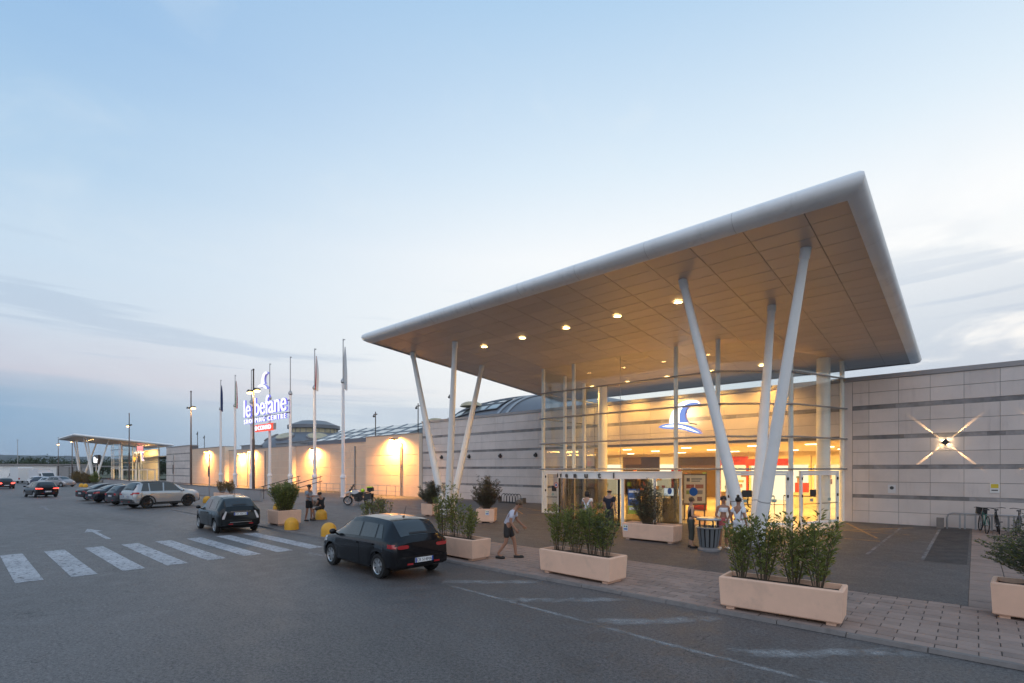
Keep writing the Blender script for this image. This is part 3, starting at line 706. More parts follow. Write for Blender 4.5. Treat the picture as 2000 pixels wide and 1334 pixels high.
    # downlights in the soffit
    for x, y in [(-18.93 + 2.635 * k, 18.65) for k in range(5)] + [(-18.84 + 2.635 * k, 28.7) for k in range(5)]:
        X, Y = x + dx, y + dy; z = z_of(Y) - .006
        m = MB(); m.lathe([(.21, 0), (.21, -.02), (.15, -.02)], (X, Y, z), 16); dl = m.build('downlight_ring', 'white_steel', can)
        m = MB(); m.quad(*[(X + .15 * cos(t), Y + .15 * sin(t), z - .012) for t in [-2 * pi * i / 16 for i in range(16)]]); m.build('downlight_lens', 'downlight', dl)
        if near or y > 20: lamp('SPOT', (X, Y, z - .05), (380 if y < 20 else 900) if near else 800, (1, .52, .115), can, size=.12, angle=radians(120), blend=.8, aim=(0, 0, -1), name='downlight_light')
    # ------------------------------------------------------------ glass lobby
    lob = thing('glass_lobby', 'tall glazed lobby with white posts and horizontal rails under the near canopy' if near else 'small distant glazed lobby under the far left canopy', 'lobby', (-12 + dx, 25 + dy, ZP))
    P = [(-19.0, 29.78), (-19.0, 27.7), (-19.0, 25.6), (-19.0, 23.5), (-16.79, 23.5), (-13.81, 23.5), (-10.75, 23.5), (-8.73, 23.5), (-6.15, 25.9), (-4.78, 29.78)]
    P = [(x + dx, y + dy) for x, y in P]
    ZR = [ZP, 2.65, 4.13, 5.62, 7.1]
    thin = {5}
    for i, (x, y) in enumerate(P):
        m = MB(); r_ = .012 if i in thin else .105
        inx, iny = (0, .14)
        if i < 3: inx, iny = (.14, 0)
        if i >= 8: inx, iny = (-.12, .05)
        m.tube([(x + inx, y + iny, ZP), (x + inx, y + iny, z_of(y) + .02)], r_, 14); m.build('glass_joint' if i in thin else 'post', 'white_steel' if i not in thin else 'grey_steel', lob, 50)
    for z in ZR[1:]:
        pts = []
        for i, (x, y) in enumerate(P):
            ox, oy = (-.1, 0) if i < 3 else ((-.08, -.08) if i == 3 else ((0, -.1) if i < 7 else ((.04, -.1) if i == 7 else (.1, -.06))))
            pts.append((x + ox, y + oy, z))
        m = MB(); m.tube(pts, .042, 8); m.build('rail', 'grey_steel', lob, 50)
        for i, (x, y) in enumerate(P):
            if i in thin: continue
            m = MB(); m.tube([pts[i], (x, y, z)], .022, 6); m.build('rail_bracket', 'grey_steel', lob)
    for i, (a, c) in enumerate(zip(P, P[1:])):
        for j in range(5):
            if j == 0 and i in (3, 4, 5, 7, 8): continue
            z0 = ZR[j] + .012; z1 = (ZR[j + 1] if j < 4 else min(z_of(a[1]), z_of(c[1])) + .02) - .012
            L = math.hypot(c[0] - a[0], c[1] - a[1]); u = ((c[0] - a[0]) / L * .012, (c[1] - a[1]) / L * .012)
            m = MB(); m.obox((a[0] + u[0], a[1] + u[1]), (c[0] - u[0], c[1] - u[1]), .014, z0, z1); m.build('pane', 'glass', lob)
    # hinged glass doors: two pairs on the bent right flank, one narrow door far left
    def doorset(a, c, n, t0, t1):
        a, c = Vector(a), Vector(c); d = c - a; p0 = a + d * t0; p1 = a + d * t1; u = d.normalized(); zt = 2.56
        for q0, q1 in ((a + u * .1, p0), (p1, c - u * .1)):
            if (q1 - q0).length > .12: m = MB(); m.obox(tuple(q0), tuple(q1), .014, ZP, 2.63); m.build('side_pane', 'glass', lob)
        fr = MB(); fr.obox(tuple(p0), tuple(p0 + u * .09), .1, ZP, zt); fr.obox(tuple(p1 - u * .09), tuple(p1), .1, ZP, zt); fr.obox(tuple(p0 + u * .09), tuple(p1 - u * .09), .1, zt - .1, zt)
        frame = fr.build('door_frame', 'white_steel', lob)
        w_ = ((p1 - p0).length - .18) / n
        for k in range(n):
            q0 = p0 + u * (.09 + w_ * k + .006); q1 = p0 + u * (.09 + w_ * (k + 1) - .006); f = .075
            lf = MB(); lf.obox(tuple(q0), tuple(q0 + u * f), .05, ZP + .02, zt - .11); lf.obox(tuple(q1 - u * f), tuple(q1), .05, ZP + .02, zt - .11)
            lf.obox(tuple(q0 + u * f), tuple(q1 - u * f), .05, zt - .2, zt - .11); lf.obox(tuple(q0 + u * f), tuple(q1 - u * f), .05, ZP + .02, ZP + .13)
            door = lf.build('door', 'white_steel', lob)
            g = MB(); g.obox(tuple(q0 + u * f), tuple(q1 - u * f), .012, ZP + .13, zt - .2); g.build('door_pane', 'glass', door)
            if near:
                h = MB(); nrm = Vector((u.y, -u.x)) * .07; b0 = q0 + u * .1 + nrm; b1 = q1 - u * .1 + nrm
                h.tube([(b0.x, b0.y, 1.02), (b1.x, b1.y, 1.02)], .018, 6); h.build('push_bar', 'dark_metal', door)
                s0 = q0 + u * (w_ * .45) + nrm * .2; s1 = q0 + u * (w_ * .62) + nrm * .2
                st_ = MB(); st_.obox(tuple(s0), tuple(s1), .004, 1.12, 1.26); st_.build('door_sticker', mat('sticker_%d_%.2f' % (k, a.x), (.30, .42, .40), .5), door)
                if k == 0: st_ = MB(); st_.obox(tuple(s0), tuple(s0 + (s1 - s0) * 2), .004, 1.36, 1.68); st_.build('door_notice', 'dark_metal', door)
                for zz in (.25, 1.4, 2.2):
                    hg = MB(); e_ = (q0 if k == 0 else q1); hg.lathe([(.001, -.07), (.04, -.06), (.04, .06), (.001, .07)], (e_.x + nrm.x * .6, e_.y + nrm.y * .6, zz), 8); hg.build('hinge', 'black', door)
    doorset(P[7], P[8], 2, .12, .95)
    doorset(P[8], P[9], 2, .12, .86)
    doorset(P[3], P[4], 1, .1, .62)
    if near:
        for x, z, rings in ((-9.8, 1.58, [(.2, 'dot_blue', 0)]), (-17.9, 1.72, [(.15, 'poster_red', 0), (.11, 'poster_white', .004), (.07, 'dot_blue', .008)])):
            par = None
            for r_, mt_, dy_ in rings:
                g = MB(); g.lathe([(0, -.03 - dy_), (r_, -.03 - dy_), (r_, -.024 - dy_)], (x, 23.5 - .02, z), 24, 'y'); par = g.build('safety_dot' if par is None else 'sign_ring', mt_, par or lob) if par is None else (g.build('sign_ring', mt_, par), par)[1]
    for a, c in ((4, 5), (5, 6)):
        pass
    # ---- bowed vestibule with the automatic doors
    if near:
        ves = thing('vestibule', 'bowed white vestibule with sliding glass doors and lettered header', 'vestibule', (-13.5, 22, ZP))
        CX, CY, rx, ry = -13.5, 23.42, 3.1, 3.7
        pt = lambda deg, k=1.: (CX + rx * k * cos(radians(deg)), CY + ry * k * sin(radians(deg)))
        N = 18; ang = [180 + 180 * i / N for i in range(N + 1)]
        m = MB()
        out = [pt(a_, 1.02) for a_ in ang]; inn = [pt(a_, .965) for a_ in ang]
        m.prism(out + inn[::-1], 2.2, 2.5); hd = m.build('header', 'white_steel', ves, 30)
        m = MB(); m.prism([pt(a_, 1.03) for a_ in ang], 2.502, 2.54); m.build('vestibule_roof', 'white_steel', ves)
        for a_ in (181, 214, 304, 330, 359):
            x, y = pt(a_); m = MB(); m.box(x - .055, x + .055, y - .055, y + .055, ZP, 2.2); m.build('frame_post', 'white_steel' if a_ != 305 else 'white_steel', ves)
        x, y = pt(301); m = MB(); m.box(x - .06, x + .03, y - .03, y + .05, ZP, 2.19); m.build('door_edge', 'black', ves)
        x, y = pt(217); m = MB(); m.box(x - .03, x + .05, y - .03, y + .05, ZP, 2.19); m.build('door_edge', 'black', ves)
        def arc_pane(a0, a1, nm, mt, k=1., par=None, z0=ZP + .02, z1=2.19):
            n = max(2, int(abs(a1 - a0) / 7)); aa = [a0 + (a1 - a0) * i / n for i in range(n + 1)]
            g = MB(); g.prism([pt(q, k + .002) for q in aa] + [pt(q, k - .002) for q in aa[::-1]], z0, z1); return g.build(nm, mt, par or ves, 30)
        arc_pane(183, 212, 'side_pane', 'glass_dark'); arc_pane(306, 328, 'side_pane', 'glass_dark'); arc_pane(332, 357, 'side_pane', 'glass_dark')
        for a0, a1 in ((219, 259), (259.6, 299.5)):
            d_ = arc_pane(a0, a1, 'sliding_door', 'glass_dark', .975)
            arc_pane(a0, a1, 'door_rail', 'grey_steel', .975, d_, ZP + .021, ZP + .1)
        for k, ch in enumerate('benvenuti'):
            a_ = 206 + 11.4 * k; x, y = pt(a_, 1.028)
            me_ = text_mesh(ch, .36, .012, 1.1, .012); me_.materials.clear(); me_.materials.append(M['grey_letter'])
            nx, ny_ = cos(radians(a_)) / rx, sin(radians(a_)) / ry
            place(me_, 'letter', Vector((x, y, 2.245)) - wloc(hd), hd, (pi / 2, 0, atan2(ny_, nx) + pi / 2))
        # notice and safety dots on the dark pane
        arc_pane(308, 317, 'notice', M['poster_blue'], 1.006, None, 1.0, 1.75); arc_pane(308, 317, 'notice_foot', M['poster_green'], 1.0065, None, .62, .99)
        arc_pane(308.6, 316.4, 'notice_title', M['poster_white'], 1.009, None, 1.58, 1.68); arc_pane(309, 315, 'notice_line', M['poster_white'], 1.009, None, 1.28, 1.34); arc_pane(309, 316, 'notice_line', M['poster_white'], 1.009, None, .80, .92)
        for a_, z in ((344, 1.62),):
            x, y = pt(a_, 1.012); nx, ny_ = cos(radians(a_)) / rx, sin(radians(a_)) / ry
            g = MB(); g.lathe([(.0, 0), (.15, 0), (.15, .006)], (0, 0, 0), 20); o = g.build('safety_dot', M['dot_blue'], ves, None, False)
            o.location = Vector((x, y, z)) - wloc(ves); o.rotation_euler = Vector((nx, ny_, 0)).to_track_quat('Z', 'Y').to_euler()
    else:
        m = MB(); 
    return can, lob
M['grey_letter'] = mat('grey_letter', (.07, .07, .072), .5)
M['poster_blue'] = mat('poster_blue', (.05, .13, .36), .5, var=.5, vscale=8); M['poster_green'] = mat('poster_green', (.38, .46, .06), .5, var=.2, vscale=8)
M['poster_white'] = mat('poster_white', (.75, .76, .78), .5); M['dot_blue'] = mat('dot_blue', (.015, .10, .38), .4); M['poster_red'] = mat('poster_red', (.55, .05, .03), .5, var=.3, vscale=4)
entrance(0, 0, True)
entrance(-133, 1.7, False)
em = emblem(-12.7, 28.45, 5.6, 1.0, 'glowing blue and white crescent hat emblem on the wall inside the near lobby', 28.45)
lamp('AREA', (-12.95, 29.3, 5.9), 26, (1, .80, .45), em, size=(1.4, 1.1), aim=(0, 1, 0), name='emblem_backlight')
em2 = emblem(-146.5, 30, 5.6, 1.15, 'small glowing blue hat emblem inside the far left lobby', 30.1)
# tall round columns inside the lobby
for x, y, nm in ((-5.55, 29.0, 'beside the right glass doors'), (-18.2, 28.9, 'at the left end')):
    c = thing('lobby_column', 'white round full-height column inside the near lobby, ' + nm, 'column', (x, y, ZP), group='round columns in the lobby')
    m = MB(); m.lathe([(.3, 0), (.3, zs(y) - ZP + .02)], (x, y, ZP), 24); m.build('shaft', 'white_steel', c, 50)
    m = MB(); m.lathe([(.34, 0), (.34, .12), (.3, .13)], (x, y, ZP + .002), 24); m.build('base_ring', 'grey_steel', c, 30)

# ================================================================ the lit mall hall behind the near lobby
hall = thing('mall_hall', 'brightly lit yellow mall interior seen through the near lobby glass', 'interior', (-13, 38, ZP))
m = MB(); m.box(-19, -4.8, 23.5, 30.2, 0, ZP + .006); m.box(-34, -4.6, 30.2, 47, 0, ZP + .004); m.build('hall_floor', 'tile', hall)
m = MB(); m.box(-34, -4.6, 30.25, 47, 4.1, 4.25); m.build('hall_ceiling', 'interior', hall)
m = MB(); m.box(-34, -4.6, 46.8, 47, ZP, 4.1); m.box(-4.8, -4.6, 30.25, 46.8, ZP, 4.1); m.box(-34.2, -34, 30.25, 46.8, ZP, 4.1); m.build('hall_wall', 'interior', hall)
m = MB(); m.box(-34, -19.4, 30.25, 30.45, ZP, 4.1); m.build('hall_front_wall', 'interior', hall)
m = MB()
for x in (-24, -19, -14.5, -10.2, -7):
    for y in (33.5, 38, 43): m.box(x - .32, x + .32, y - .05, y + .05, 4.06, 4.095)
m.build('ceiling_strip', emis('strip_lamp', (1, .80, .48), 9), hall)
for x, y in ((-20, 34), (-13.5, 33.5), (-8.2, 34), (-14.5, 41), (-24, 42), (-9, 42)):
    lamp('AREA', (x, y, 4.03), 760, (1, .54, .12), hall, size=(2.6, 2.6), aim=(0, 0, -1), name='hall_light')
def shop(x0, x1, y, z1, face, sign, sign_mat, label, inner):
    s_ = thing('shop_front', label, 'shop', ((x0 + x1) / 2, y, ZP), group='shop fronts in the mall hall')
    m = MB(); m.box(x0, x0 + .15, y - .2, y, ZP, z1); m.box(x1 - .15, x1, y - .2, y, ZP, z1); m.box(x0 + .15, x1 - .15, y - .2, y, z1 - .75, z1); m.build('surround', face, s_)
    m = MB(); m.box(x0 + .15, x1 - .15, y - .06, y - .03, ZP, z1 - .75); m.build('display', inner, s_)
    if sign: text('sign', sign, .42, sign_mat, s_, Vector(((x0 + x1) / 2, y - .215, z1 - .52)) - wloc(s_), depth=.008)
    rr = random.Random(int(x0 * 10))
    for k in range(7):
        x = rr.uniform(x0 + .3, x1 - .5); z = rr.uniform(.5, z1 - 1.5); m = MB(); m.box(x, x + rr.uniform(.15, .5), y - .3, y - .08, z, z + rr.uniform(.15, .5))
        m.build('goods', mat('goods_%d_%d' % (k, int(x0 * 10)), (rr.uniform(.1, .7), rr.uniform(.08, .5), rr.uniform(.05, .35)), .6), s_)
M['shop_white'] = emis('lit_shop_white', (1, .84, .55), 1.35); M['shop_warm'] = emis('lit_shop_warm', (1, .74, .36), 1.4); M['shop_dark'] = mat('shop_dark', (.05, .035, .03), .4); M['shop_brown'] = mat('shop_brown', (.14, .09, .06), .5)
shop(-30.6, -26.9, 46.7, 3.85, 'poster_white', None, 'poster_red', 'bright white shop front at the left end of the hall', 'shop_white')
shop(-26.8, -24.2, 46.7, 3.85, 'shop_brown', None, 'poster_white', 'brown framed shop front left of the white bays', 'shop_dark')
shop(-24.1, -21.0, 46.7, 3.85, 'poster_white', None, 'poster_red', 'narrow white lit shop front in the hall', 'shop_white')
shop(-20.9, -17.2, 46.7, 3.75, 'shop_dark', None, 'poster_white', 'dark shop front behind the poster board', 'shop_brown')
shop(-17.1, -14.6, 46.7, 3.75, 'poster_red', None, 'poster_white', 'red framed shop front in the middle of the hall', 'shop_warm')
shop(-14.5, -9.8, 46.7, 3.75, 'interior', None, 'poster_red', 'wide warm lit shop front behind the slanting columns', 'shop_white')
shop(-9.7, -5.0, 46.7, 3.75, 'interior', None, 'poster_red', 'wide warm lit shop front at the right end of the hall', 'shop_warm')
for x0, x1, y, z0, z1, mt_, lb in ((-12.9, -9.9, 40.5, 2.9, 3.4, 'poster_red', 'pink and red hanging sign over the hall'), (-17.6, -16.2, 33.0, 2.5, 3.5, 'shop_dark', 'dark hanging screen inside the lobby opening'), (-13.1, -12.3, 31.4, .1, 2.2, 'poster_red', 'tall red standing banner inside the hall'), (-14.5, -13.9, 31.2, 1.2, 2.6, 'poster_red', 'red upright banner left of the poster board')):
    t_ = thing('hall_banner', lb, 'banner', ((x0 + x1) / 2, y, ZP)); m = MB(); m.box(x0, x1, y, y + .06, z0, z1); m.build('panel', mt_, t_)
    m = MB(); 
    if z0 > 1.5: m.tube([(x0 + .2, y + .03, z1), (x0 + .2, y + .03, 4.09)], .012, 5); m.tube([(x1 - .2, y + .03, z1), (x1 - .2, y + .03, 4.09)], .012, 5)
    else: m.box(x0 - .05, x1 + .05, y - .15, y + .21, ZP + .004, max(z0, .1)); m.box(x0 + .05, x0 + .1, y + .065, y + .1, .1, z1)
    m.build('fixing', 'grey_steel', t_)
# poster board near the glass
bd = thing('poster_board', 'beige framed poster board with small pictures standing inside the glass', 'board', (-10.6, 25.5, ZP), rz=.75)
m = MB(); m.box(-.62, .62, -.03, .03, .75, 2.35); m.box(-.55, -.49, -.02, .02, 0, .75); m.box(.49, .55, -.02, .02, 0, .75); m.box(-.6, .6, -.2, .2, -.0, .03); m.build('frame', 'shop_brown', bd, None, False)
m = MB(); m.box(-.54, .54, -.04, -.031, .84, 2.27); bp = m.build('poster', mat('cream_poster', (.62, .54, .42), .6), bd, None, False)
for x0, z0, w_, h_, c in ((-.42, 1.95, .16, .18, (.12, .1, .1)), (-.18, 2.05, .55, .06, (.15, .15, .14)), (-.18, 1.94, .45, .06, (.2, .2, .18)), (-.44, 1.6, .4, .2, (.30, .08, .05)), (.02, 1.6, .42, .2, (.34, .13, .07)), (-.44, 1.3, .2, .2, (.25, .3, .1)), (.1, 1.3, .3, .2, (.25, .22, .2)), (-.3, .98, .18, .2, (.4, .25, .12)), (.12, .95, .25, .22, (.2, .1, .08))):
    m = MB(); m.box(x0, x0 + w_, -.045, -.041, z0, z0 + h_); m.build('picture', mat('picture_%.2f_%.2f' % (x0, z0), c, .5), bp, None, False)
# desk with a bright screen, glass balustrade and hand rails in the hall
ds = thing('info_desk', 'white information desk with a lit screen inside the glass', 'desk', (-11.55, 25.2, ZP))
m = MB(); m.box(-.5, .5, -.3, .3, 0, 1.0); m.box(-.55, .55, -.35, .35, 1.0, 1.06); m.build('counter', 'interior', ds, None, False)
m = MB(); m.box(-.42, .42, -.32, -.28, 1.2, 1.62); m.box(-.04, .04, -.3, -.2, 1.06, 1.2); m.build('screen_case', 'black', ds, None, False)
m = MB(); m.box(-.4, .4, -.33, -.3205, 1.22, 1.6); m.build('screen', emis('lit_screen', (.85, .92, 1), 2.2), ds, None, False)
for x0, x1, y, lb in ((-10.4, -8.6, 32.0, 'left of the escalator'), (-8.4, -6.4, 33.2, 'at the escalator head')):
    bl = thing('glass_balustrade', 'glass balustrade with dark handrail in the hall, ' + lb, 'balustrade', ((x0 + x1) / 2, y, ZP), group='balustrades in the hall')
    m = MB(); m.box(x0, x1, y - .01, y + .01, .15, 1.05); m.build('pane', 'glass', bl); m = MB(); m.tube([(x0, y, 1.08), (x1, y, 1.08)], .035, 8); m.build('handrail', 'black', bl)
    for x in (x0, (x0 + x1) / 2, x1): m = MB(); m.tube([(x, y + .03, ZP), (x, y + .03, 1.06)], .025, 6); m.build('baluster', 'grey_steel', bl)
es = thing('escalator', 'escalator with black looping handrails in the middle of the hall', 'escalator', (-10.2, 33, ZP))
for s_ in (0, 1.1):
    m = MB(); m.tube([(-11.1 + s_, 33.5 + .4 * cos(t), .7 + .4 * sin(t)) for t in [pi / 2 + pi * i / 8 for i in range(9)]] if False else [(-11.1 + s_ * .9, 36.5, 1.1), (-11.1 + s_ * .9, 32.6, 1.1), (-11.1 + s_ * .9, 32.25, .98), (-11.1 + s_ * .9, 32.1, .7), (-11.1 + s_ * .9, 32.25, .42), (-11.1 + s_ * .9, 32.6, .3)], .05, 8); m.build('handrail', 'black', es, 50)
    m = MB(); m.box(-11.12 + s_ * .9, -11.08 + s_ * .9, 32.3, 36.5, .08, 1.05); m.build('side_panel', 'glass', es)
m = MB(); m.box(-11.05, -10.16, 32.4, 36.5, .07, .2); m.build('steps', 'grey_steel', es)
for x0, x1, y, lb in ((-13.8, -11.6, 38, 'wooden front'), (-9.6, -7.4, 39, 'red box on top')):
    k = thing('kiosk_counter', 'kiosk counter in the hall with ' + lb, 'counter', ((x0 + x1) / 2, y, ZP), group='kiosk counters')
    m = MB(); m.box(x0, x1, y, y + .7, ZP + .004, 1.0); m.build('front', 'shop_brown' if 'wood' in lb else 'interior', k); m = MB(); m.box(x0 - .05, x1 + .05, y - .05, y + .75, 1.0, 1.05); m.build('top', 'poster_white', k)
    m = MB(); m.box(x0 + .4, x0 + 1.2, y + .1, y + .5, 1.05, 1.7 if 'red' in lb else 1.35); m.build('display_box', 'poster_red', k)

# ================================================================ cross-beam wall lamps
def cross_lamp(x, lb, close=True):
    z, y = 3.84, YW
    t_ = thing('wall_lamp', lb, 'wall lamp', (x, y, z), group='diamond wall lamps')
    m = MB(); d = .15; pts = [(x, y - .16, z + d), (x + d, y - .16, z), (x, y - .16, z - d), (x - d, y - .16, z)]
    m.prism_y([(p[0], p[2]) for p in pts][::-1], y - .16, y - .05); m.build('diamond_case', 'dark_metal', t_)
    m = MB(); m.box(x - .05, x + .05, y - .05, y - .002, z - .05, z + .05); m.build('mount', 'grey_steel', t_)
    for sx in (-1, 1):
        for sz in (-1, 1):
            px_, pz_ = x + sx * d * .52, z + sz * d * .52; a = .04
            m = MB(); m.quad((px_ + sx * .012 - a * sx, y - .15, pz_ + sz * .012 + a * sz), (px_ + sx * .012 + a * sx, y - .15, pz_ + sz * .012 - a * sz), (px_ + sx * .012 + a * sx, y - .06, pz_ + sz * .012 - a * sz), (px_ + sx * .012 - a * sx, y - .06, pz_ + sz * .012 + a * sz))
            m.build('slit_lens', M['slit'], t_)
            lamp('SPOT', (px_ + sx * .03, y - .07, pz_ + sz * .03), 560, (1, .60, .26), t_, size=.006, angle=radians(7.5), blend=.8, aim=(sx, .135, sz), name='slit_light')
            if close: lamp('SPOT', (px_ + sx * .03, y - .07, pz_ + sz * .03), 30, (1, .60, .26), t_, size=.006, angle=radians(16), blend=.7, aim=(sx, .42, sz), name='slit_light')
M['slit'] = emis('lamp_slit', (1, .72, .38), 40)
cross_lamp(-.97, 'diamond wall lamp throwing an X of light on the pale right wall')
cross_lamp(2.6, 'second diamond wall lamp at the right picture edge', False)
# plates on the right wall
for x, z, c, lb in ((-2.9, 1.71, (.62, .62, .63), 'small grey notice plate on the pale wall right of the lobby'), (.62, 1.84, (.75, .74, .72), 'white notice with yellow top on the wall above the bicycles')):
    t_ = thing('wall_notice', lb, 'notice', (x, YW, z)); m = MB(); m.box(x - .15, x + .15, YW - .02, YW - .002, z - .2, z + .2); m.build('plate', mat('notice_%.1f' % x, c, .5), t_)
    m = MB()
    if x > 0: m.box(x - .12, x + .12, YW - .024, YW - .0205, z + .0, z + .17); m.build('yellow_field', mat('notice_yellow', (.65, .50, .04), .5), t_); m = MB(); m.box(x - .1, x + .1, YW - .024, YW - .0205, z - .12, z - .07); m.build('print', 'grey_letter', t_)
    else: m.lathe([(0, -.024), (.08, -.024), (.08, -.0205)], (x, YW, z + .05), 16, 'y'); m.build('pictogram', 'grey_letter', t_)
# ================================================================ planters and their shrubs
def planter_mesh(L, W, H, name, par):
    t = .07; f = .06; tp = .025
    o = [(-L / 2, -W / 2), (L / 2, -W / 2), (L / 2, W / 2), (-L / 2, W / 2)]
    def ring(k, z, inset): return [(x - math.copysign(inset, x), y - math.copysign(inset, y), z) for x, y in o]
    lv = [ring(0, f, tp + .015), ring(0, f + .02, tp), ring(0, H - .02, 0), ring(0, H, .018), ring(0, H, t), ring(0, H - .12, t + .01)]
    m = MB()
    for r_ in lv: m.v += r_
    for k in range(len(lv) - 1):
        for q in range(4): q2 = (q + 1) % 4; m.f.append((k * 4 + q, k * 4 + q2, k * 4 + 4 + q2, k * 4 + 4 + q))
    m.f.append((3, 2, 1, 0)); m.build('box', 'planter', par, 30, False)
    s_ = MB(); n = 10; mm = 5
    for i in range(n + 1):
        for j in range(mm + 1): s_.v.append((-L / 2 + t + .01 + (L - 2 * t - .02) * i / n, -W / 2 + t + .01 + (W - 2 * t - .02) * j / mm, H - .085 + R.uniform(-.015, .02)))
    for i in range(n):
        for j in range(mm): a = i * (mm + 1) + j; s_.f.append((a, a + mm + 1, a + mm + 2, a + 1))
    s_.build('soil', 'soil', par, 60, False)
    for x in (-L / 2 + .18, L / 2 - .18):
        g = MB(); g.box(x - .07, x + .07, -W / 2 + .08, W / 2 - .08, 0, f); g.build('foot', 'planter', par, None, False)
def planter(x, y, L, W, H, rz, label, sticker=None):
    p = thing('planter', label, 'planter', (x, y, ZP), rz, 'peach concrete planters')
    planter_mesh(L, W, H, 'planter', p)
    if sticker:
        sx, face = sticker; m = MB(); m.box(sx - .09, sx + .09, -W / 2 - .006, -W / 2 - .001, H - .3, H - .08); st_ = m.build('sticker', 'poster_white', p, None, False)
        for q in (-.04, .04): m = MB(); m.lathe([(0, -.0075), (.03, -.0075), (.03, -.0062)], (sx + q, -W / 2, H - .14), 10, 'y'); m.build('symbol', 'grey_letter' if q > 0 else 'poster_green', st_, None, False)
        m = MB(); m.box(sx - .07, sx + .07, -W / 2 - .0075, -W / 2 - .0062, H - .26, H - .21); m.build('print', 'dot_blue', st_, None, False)
    return p
def shrub(x, y, z, rx, ry, h, stems, leaves, ll, lw, leaf, label, seed, name='oleander_shrub', cat='shrub', group='shrubs in the planters', upright=.6, spread=.25, t0=.25, sprigs=0, round_=False, second=None, stem_r=.009):
    rr = random.Random(seed); s_ = thing(name, label, cat, (x, y, z), 0, group)
    st = MB(); lf = MB(); lf2 = MB()
    for k in range(stems):
        a = rr.uniform(0, 2 * pi); q = sqrt(rr.random()); bx, by = rx * spread * q * cos(a), ry * spread * q * sin(a)
        if round_:
            ph = rr.uniform(-.15, pi / 2) ; k_ = rr.uniform(.82, 1.06); tx, ty, tz = rx * cos(ph) * cos(a) * k_, ry * cos(ph) * sin(a) * k_, h * (.45 + .55 * sin(ph)) * k_
        else:
            tx, ty, tz = rx * q * cos(a) * 1.05, ry * q * sin(a) * 1.05, h * rr.uniform(.72, 1.06) * (1 - .18 * q)
        if k < sprigs: tz *= 1.22; tx *= 1.15
        tip = Vector((tx, ty, tz)); base = Vector((bx, by, -.06)); mid = base.lerp(tip, .5) + Vector((rr.uniform(-.06, .06), rr.uniform(-.06, .06), h * .06))
        pts = [base * (1 - t) ** 2 + mid * 2 * t * (1 - t) + tip * t * t for t in (0, .25, .5, .75, 1)]
        st.tube(pts, [stem_r, stem_r * .85, stem_r * .65, stem_r * .5, stem_r * .25], 4, False)
        for i in range(leaves):
            t = t0 + (1 - t0) * rr.random() ** .75
            p = base * (1 - t) ** 2 + mid * 2 * t * (1 - t) + tip * t * t
            ax = (tip - base).normalized(); az = rr.uniform(0, 2 * pi)
            side = Vector((cos(az), sin(az), 0)); d = (ax * upright + side * rr.uniform(.5, 1.) + Vector((0, 0, rr.uniform(-.35, .25)))).normalized()
            L = ll * rr.uniform(.6, 1.15); wv = d.cross(Vector((rr.uniform(-1, 1), rr.uniform(-1, 1), rr.uniform(.2, 1)))).normalized() * lw * rr.uniform(.7, 1.2) / 2
            p = p + side * rr.uniform(0, .05); g = lf2 if (second and rr.random() < .3) else lf
            nrm = d.cross(wv).normalized() * L * .1; i0 = len(g.v)
            g.v += [tuple(p), tuple(p + d * L * .45 + wv - nrm), tuple(p + d * L), tuple(p + d * L * .45 - wv - nrm)]; g.f += [(i0, i0 + 1, i0 + 2), (i0, i0 + 2, i0 + 3)]
    st.build('stems', 'stem', s_, None, False); tag(lf.build('foliage', leaf, s_, None, False), kind='stuff')
    if second: tag(lf2.build('foliage', second, s_, None, False), kind='stuff')
    return s_
# front row along the kerb
planter(-2.57, 9.98, 1.95, .68, .6, .06, 'long peach planter nearest the camera, front row, with two pairs of leafy clumps')
for k, (x, w_, h) in enumerate(((-3.22, .33, 1.30), (-2.86, .30, 1.22), (-2.36, .33, 1.32), (-2.0, .34, 1.36))):
    shrub(x, 9.98 + .06 * (x + 2.57), ZP + .54, w_, .27, h, 14, 52, .118, .036, 'leaf_oleander', 'leafy green shrub in the nearest planter, ' + ['leftmost', 'second from left', 'third from left', 'rightmost'][k], 100 + k, spread=.22, t0=.12)
planter(-7.02, 10.2, 2.1, .72, .6, -.05, 'long peach planter in the front row in line with the sliding doors')
for k, (x, w_, h) in enumerate(((-7.72, .36, 1.22), (-7.2, .38, 1.30), (-6.7, .36, 1.27), (-6.35, .28, 1.1))):
    shrub(x, 10.2 - .05 * (x + 7.02), ZP + .54, w_, .3, h, 15, 50, .118, .036, 'leaf_oleander', 'leafy green shrub in the planter before the sliding doors, ' + ['leftmost', 'second from left', 'third from left', 'rightmost'][k], 120 + k, spread=.3, t0=.2, second='leaf_olive' if k == 3 else None)
planter(-11.35, 10.1, 2.05, .72, .6, -.03, 'long peach planter partly hidden behind the near black hatchback')
for k, (x, w_, h) in enumerate(((-12.05, .36, 1.35), (-11.5, .38, 1.42), (-10.98, .34, 1.0))):
    shrub(x, 10.1, ZP + .54, w_, .3, h, 13, 44, .12, .036, 'leaf_oleander', 'leafy green shrub in the planter behind the near hatchback, ' + ['leftmost and tall', 'tall, in the middle', 'shortest, at the right end'][k], 140 + k, spread=.3, t0=.15, sprigs=2)
planter(1.22, 12.5, 2.0, .75, .62, -.06, 'peach planter cut by the right picture edge')
shrub(1.15, 12.5, ZP + .55, 1.05, .85, 1.25, 190, 105, .065, .02, 'leaf_olive', 'wide wiry grey-green bush at the right picture edge', 160, 'wiry_bush', 'bush', None, .4, .12, .3, 14, True, 'leaf_oleander', .006)
planter(-8.65, 17.0, 2.0, .72, .62, .0, 'long peach planter with a white sticker before the glass right of the sliding doors', sticker=(-.85, 0))
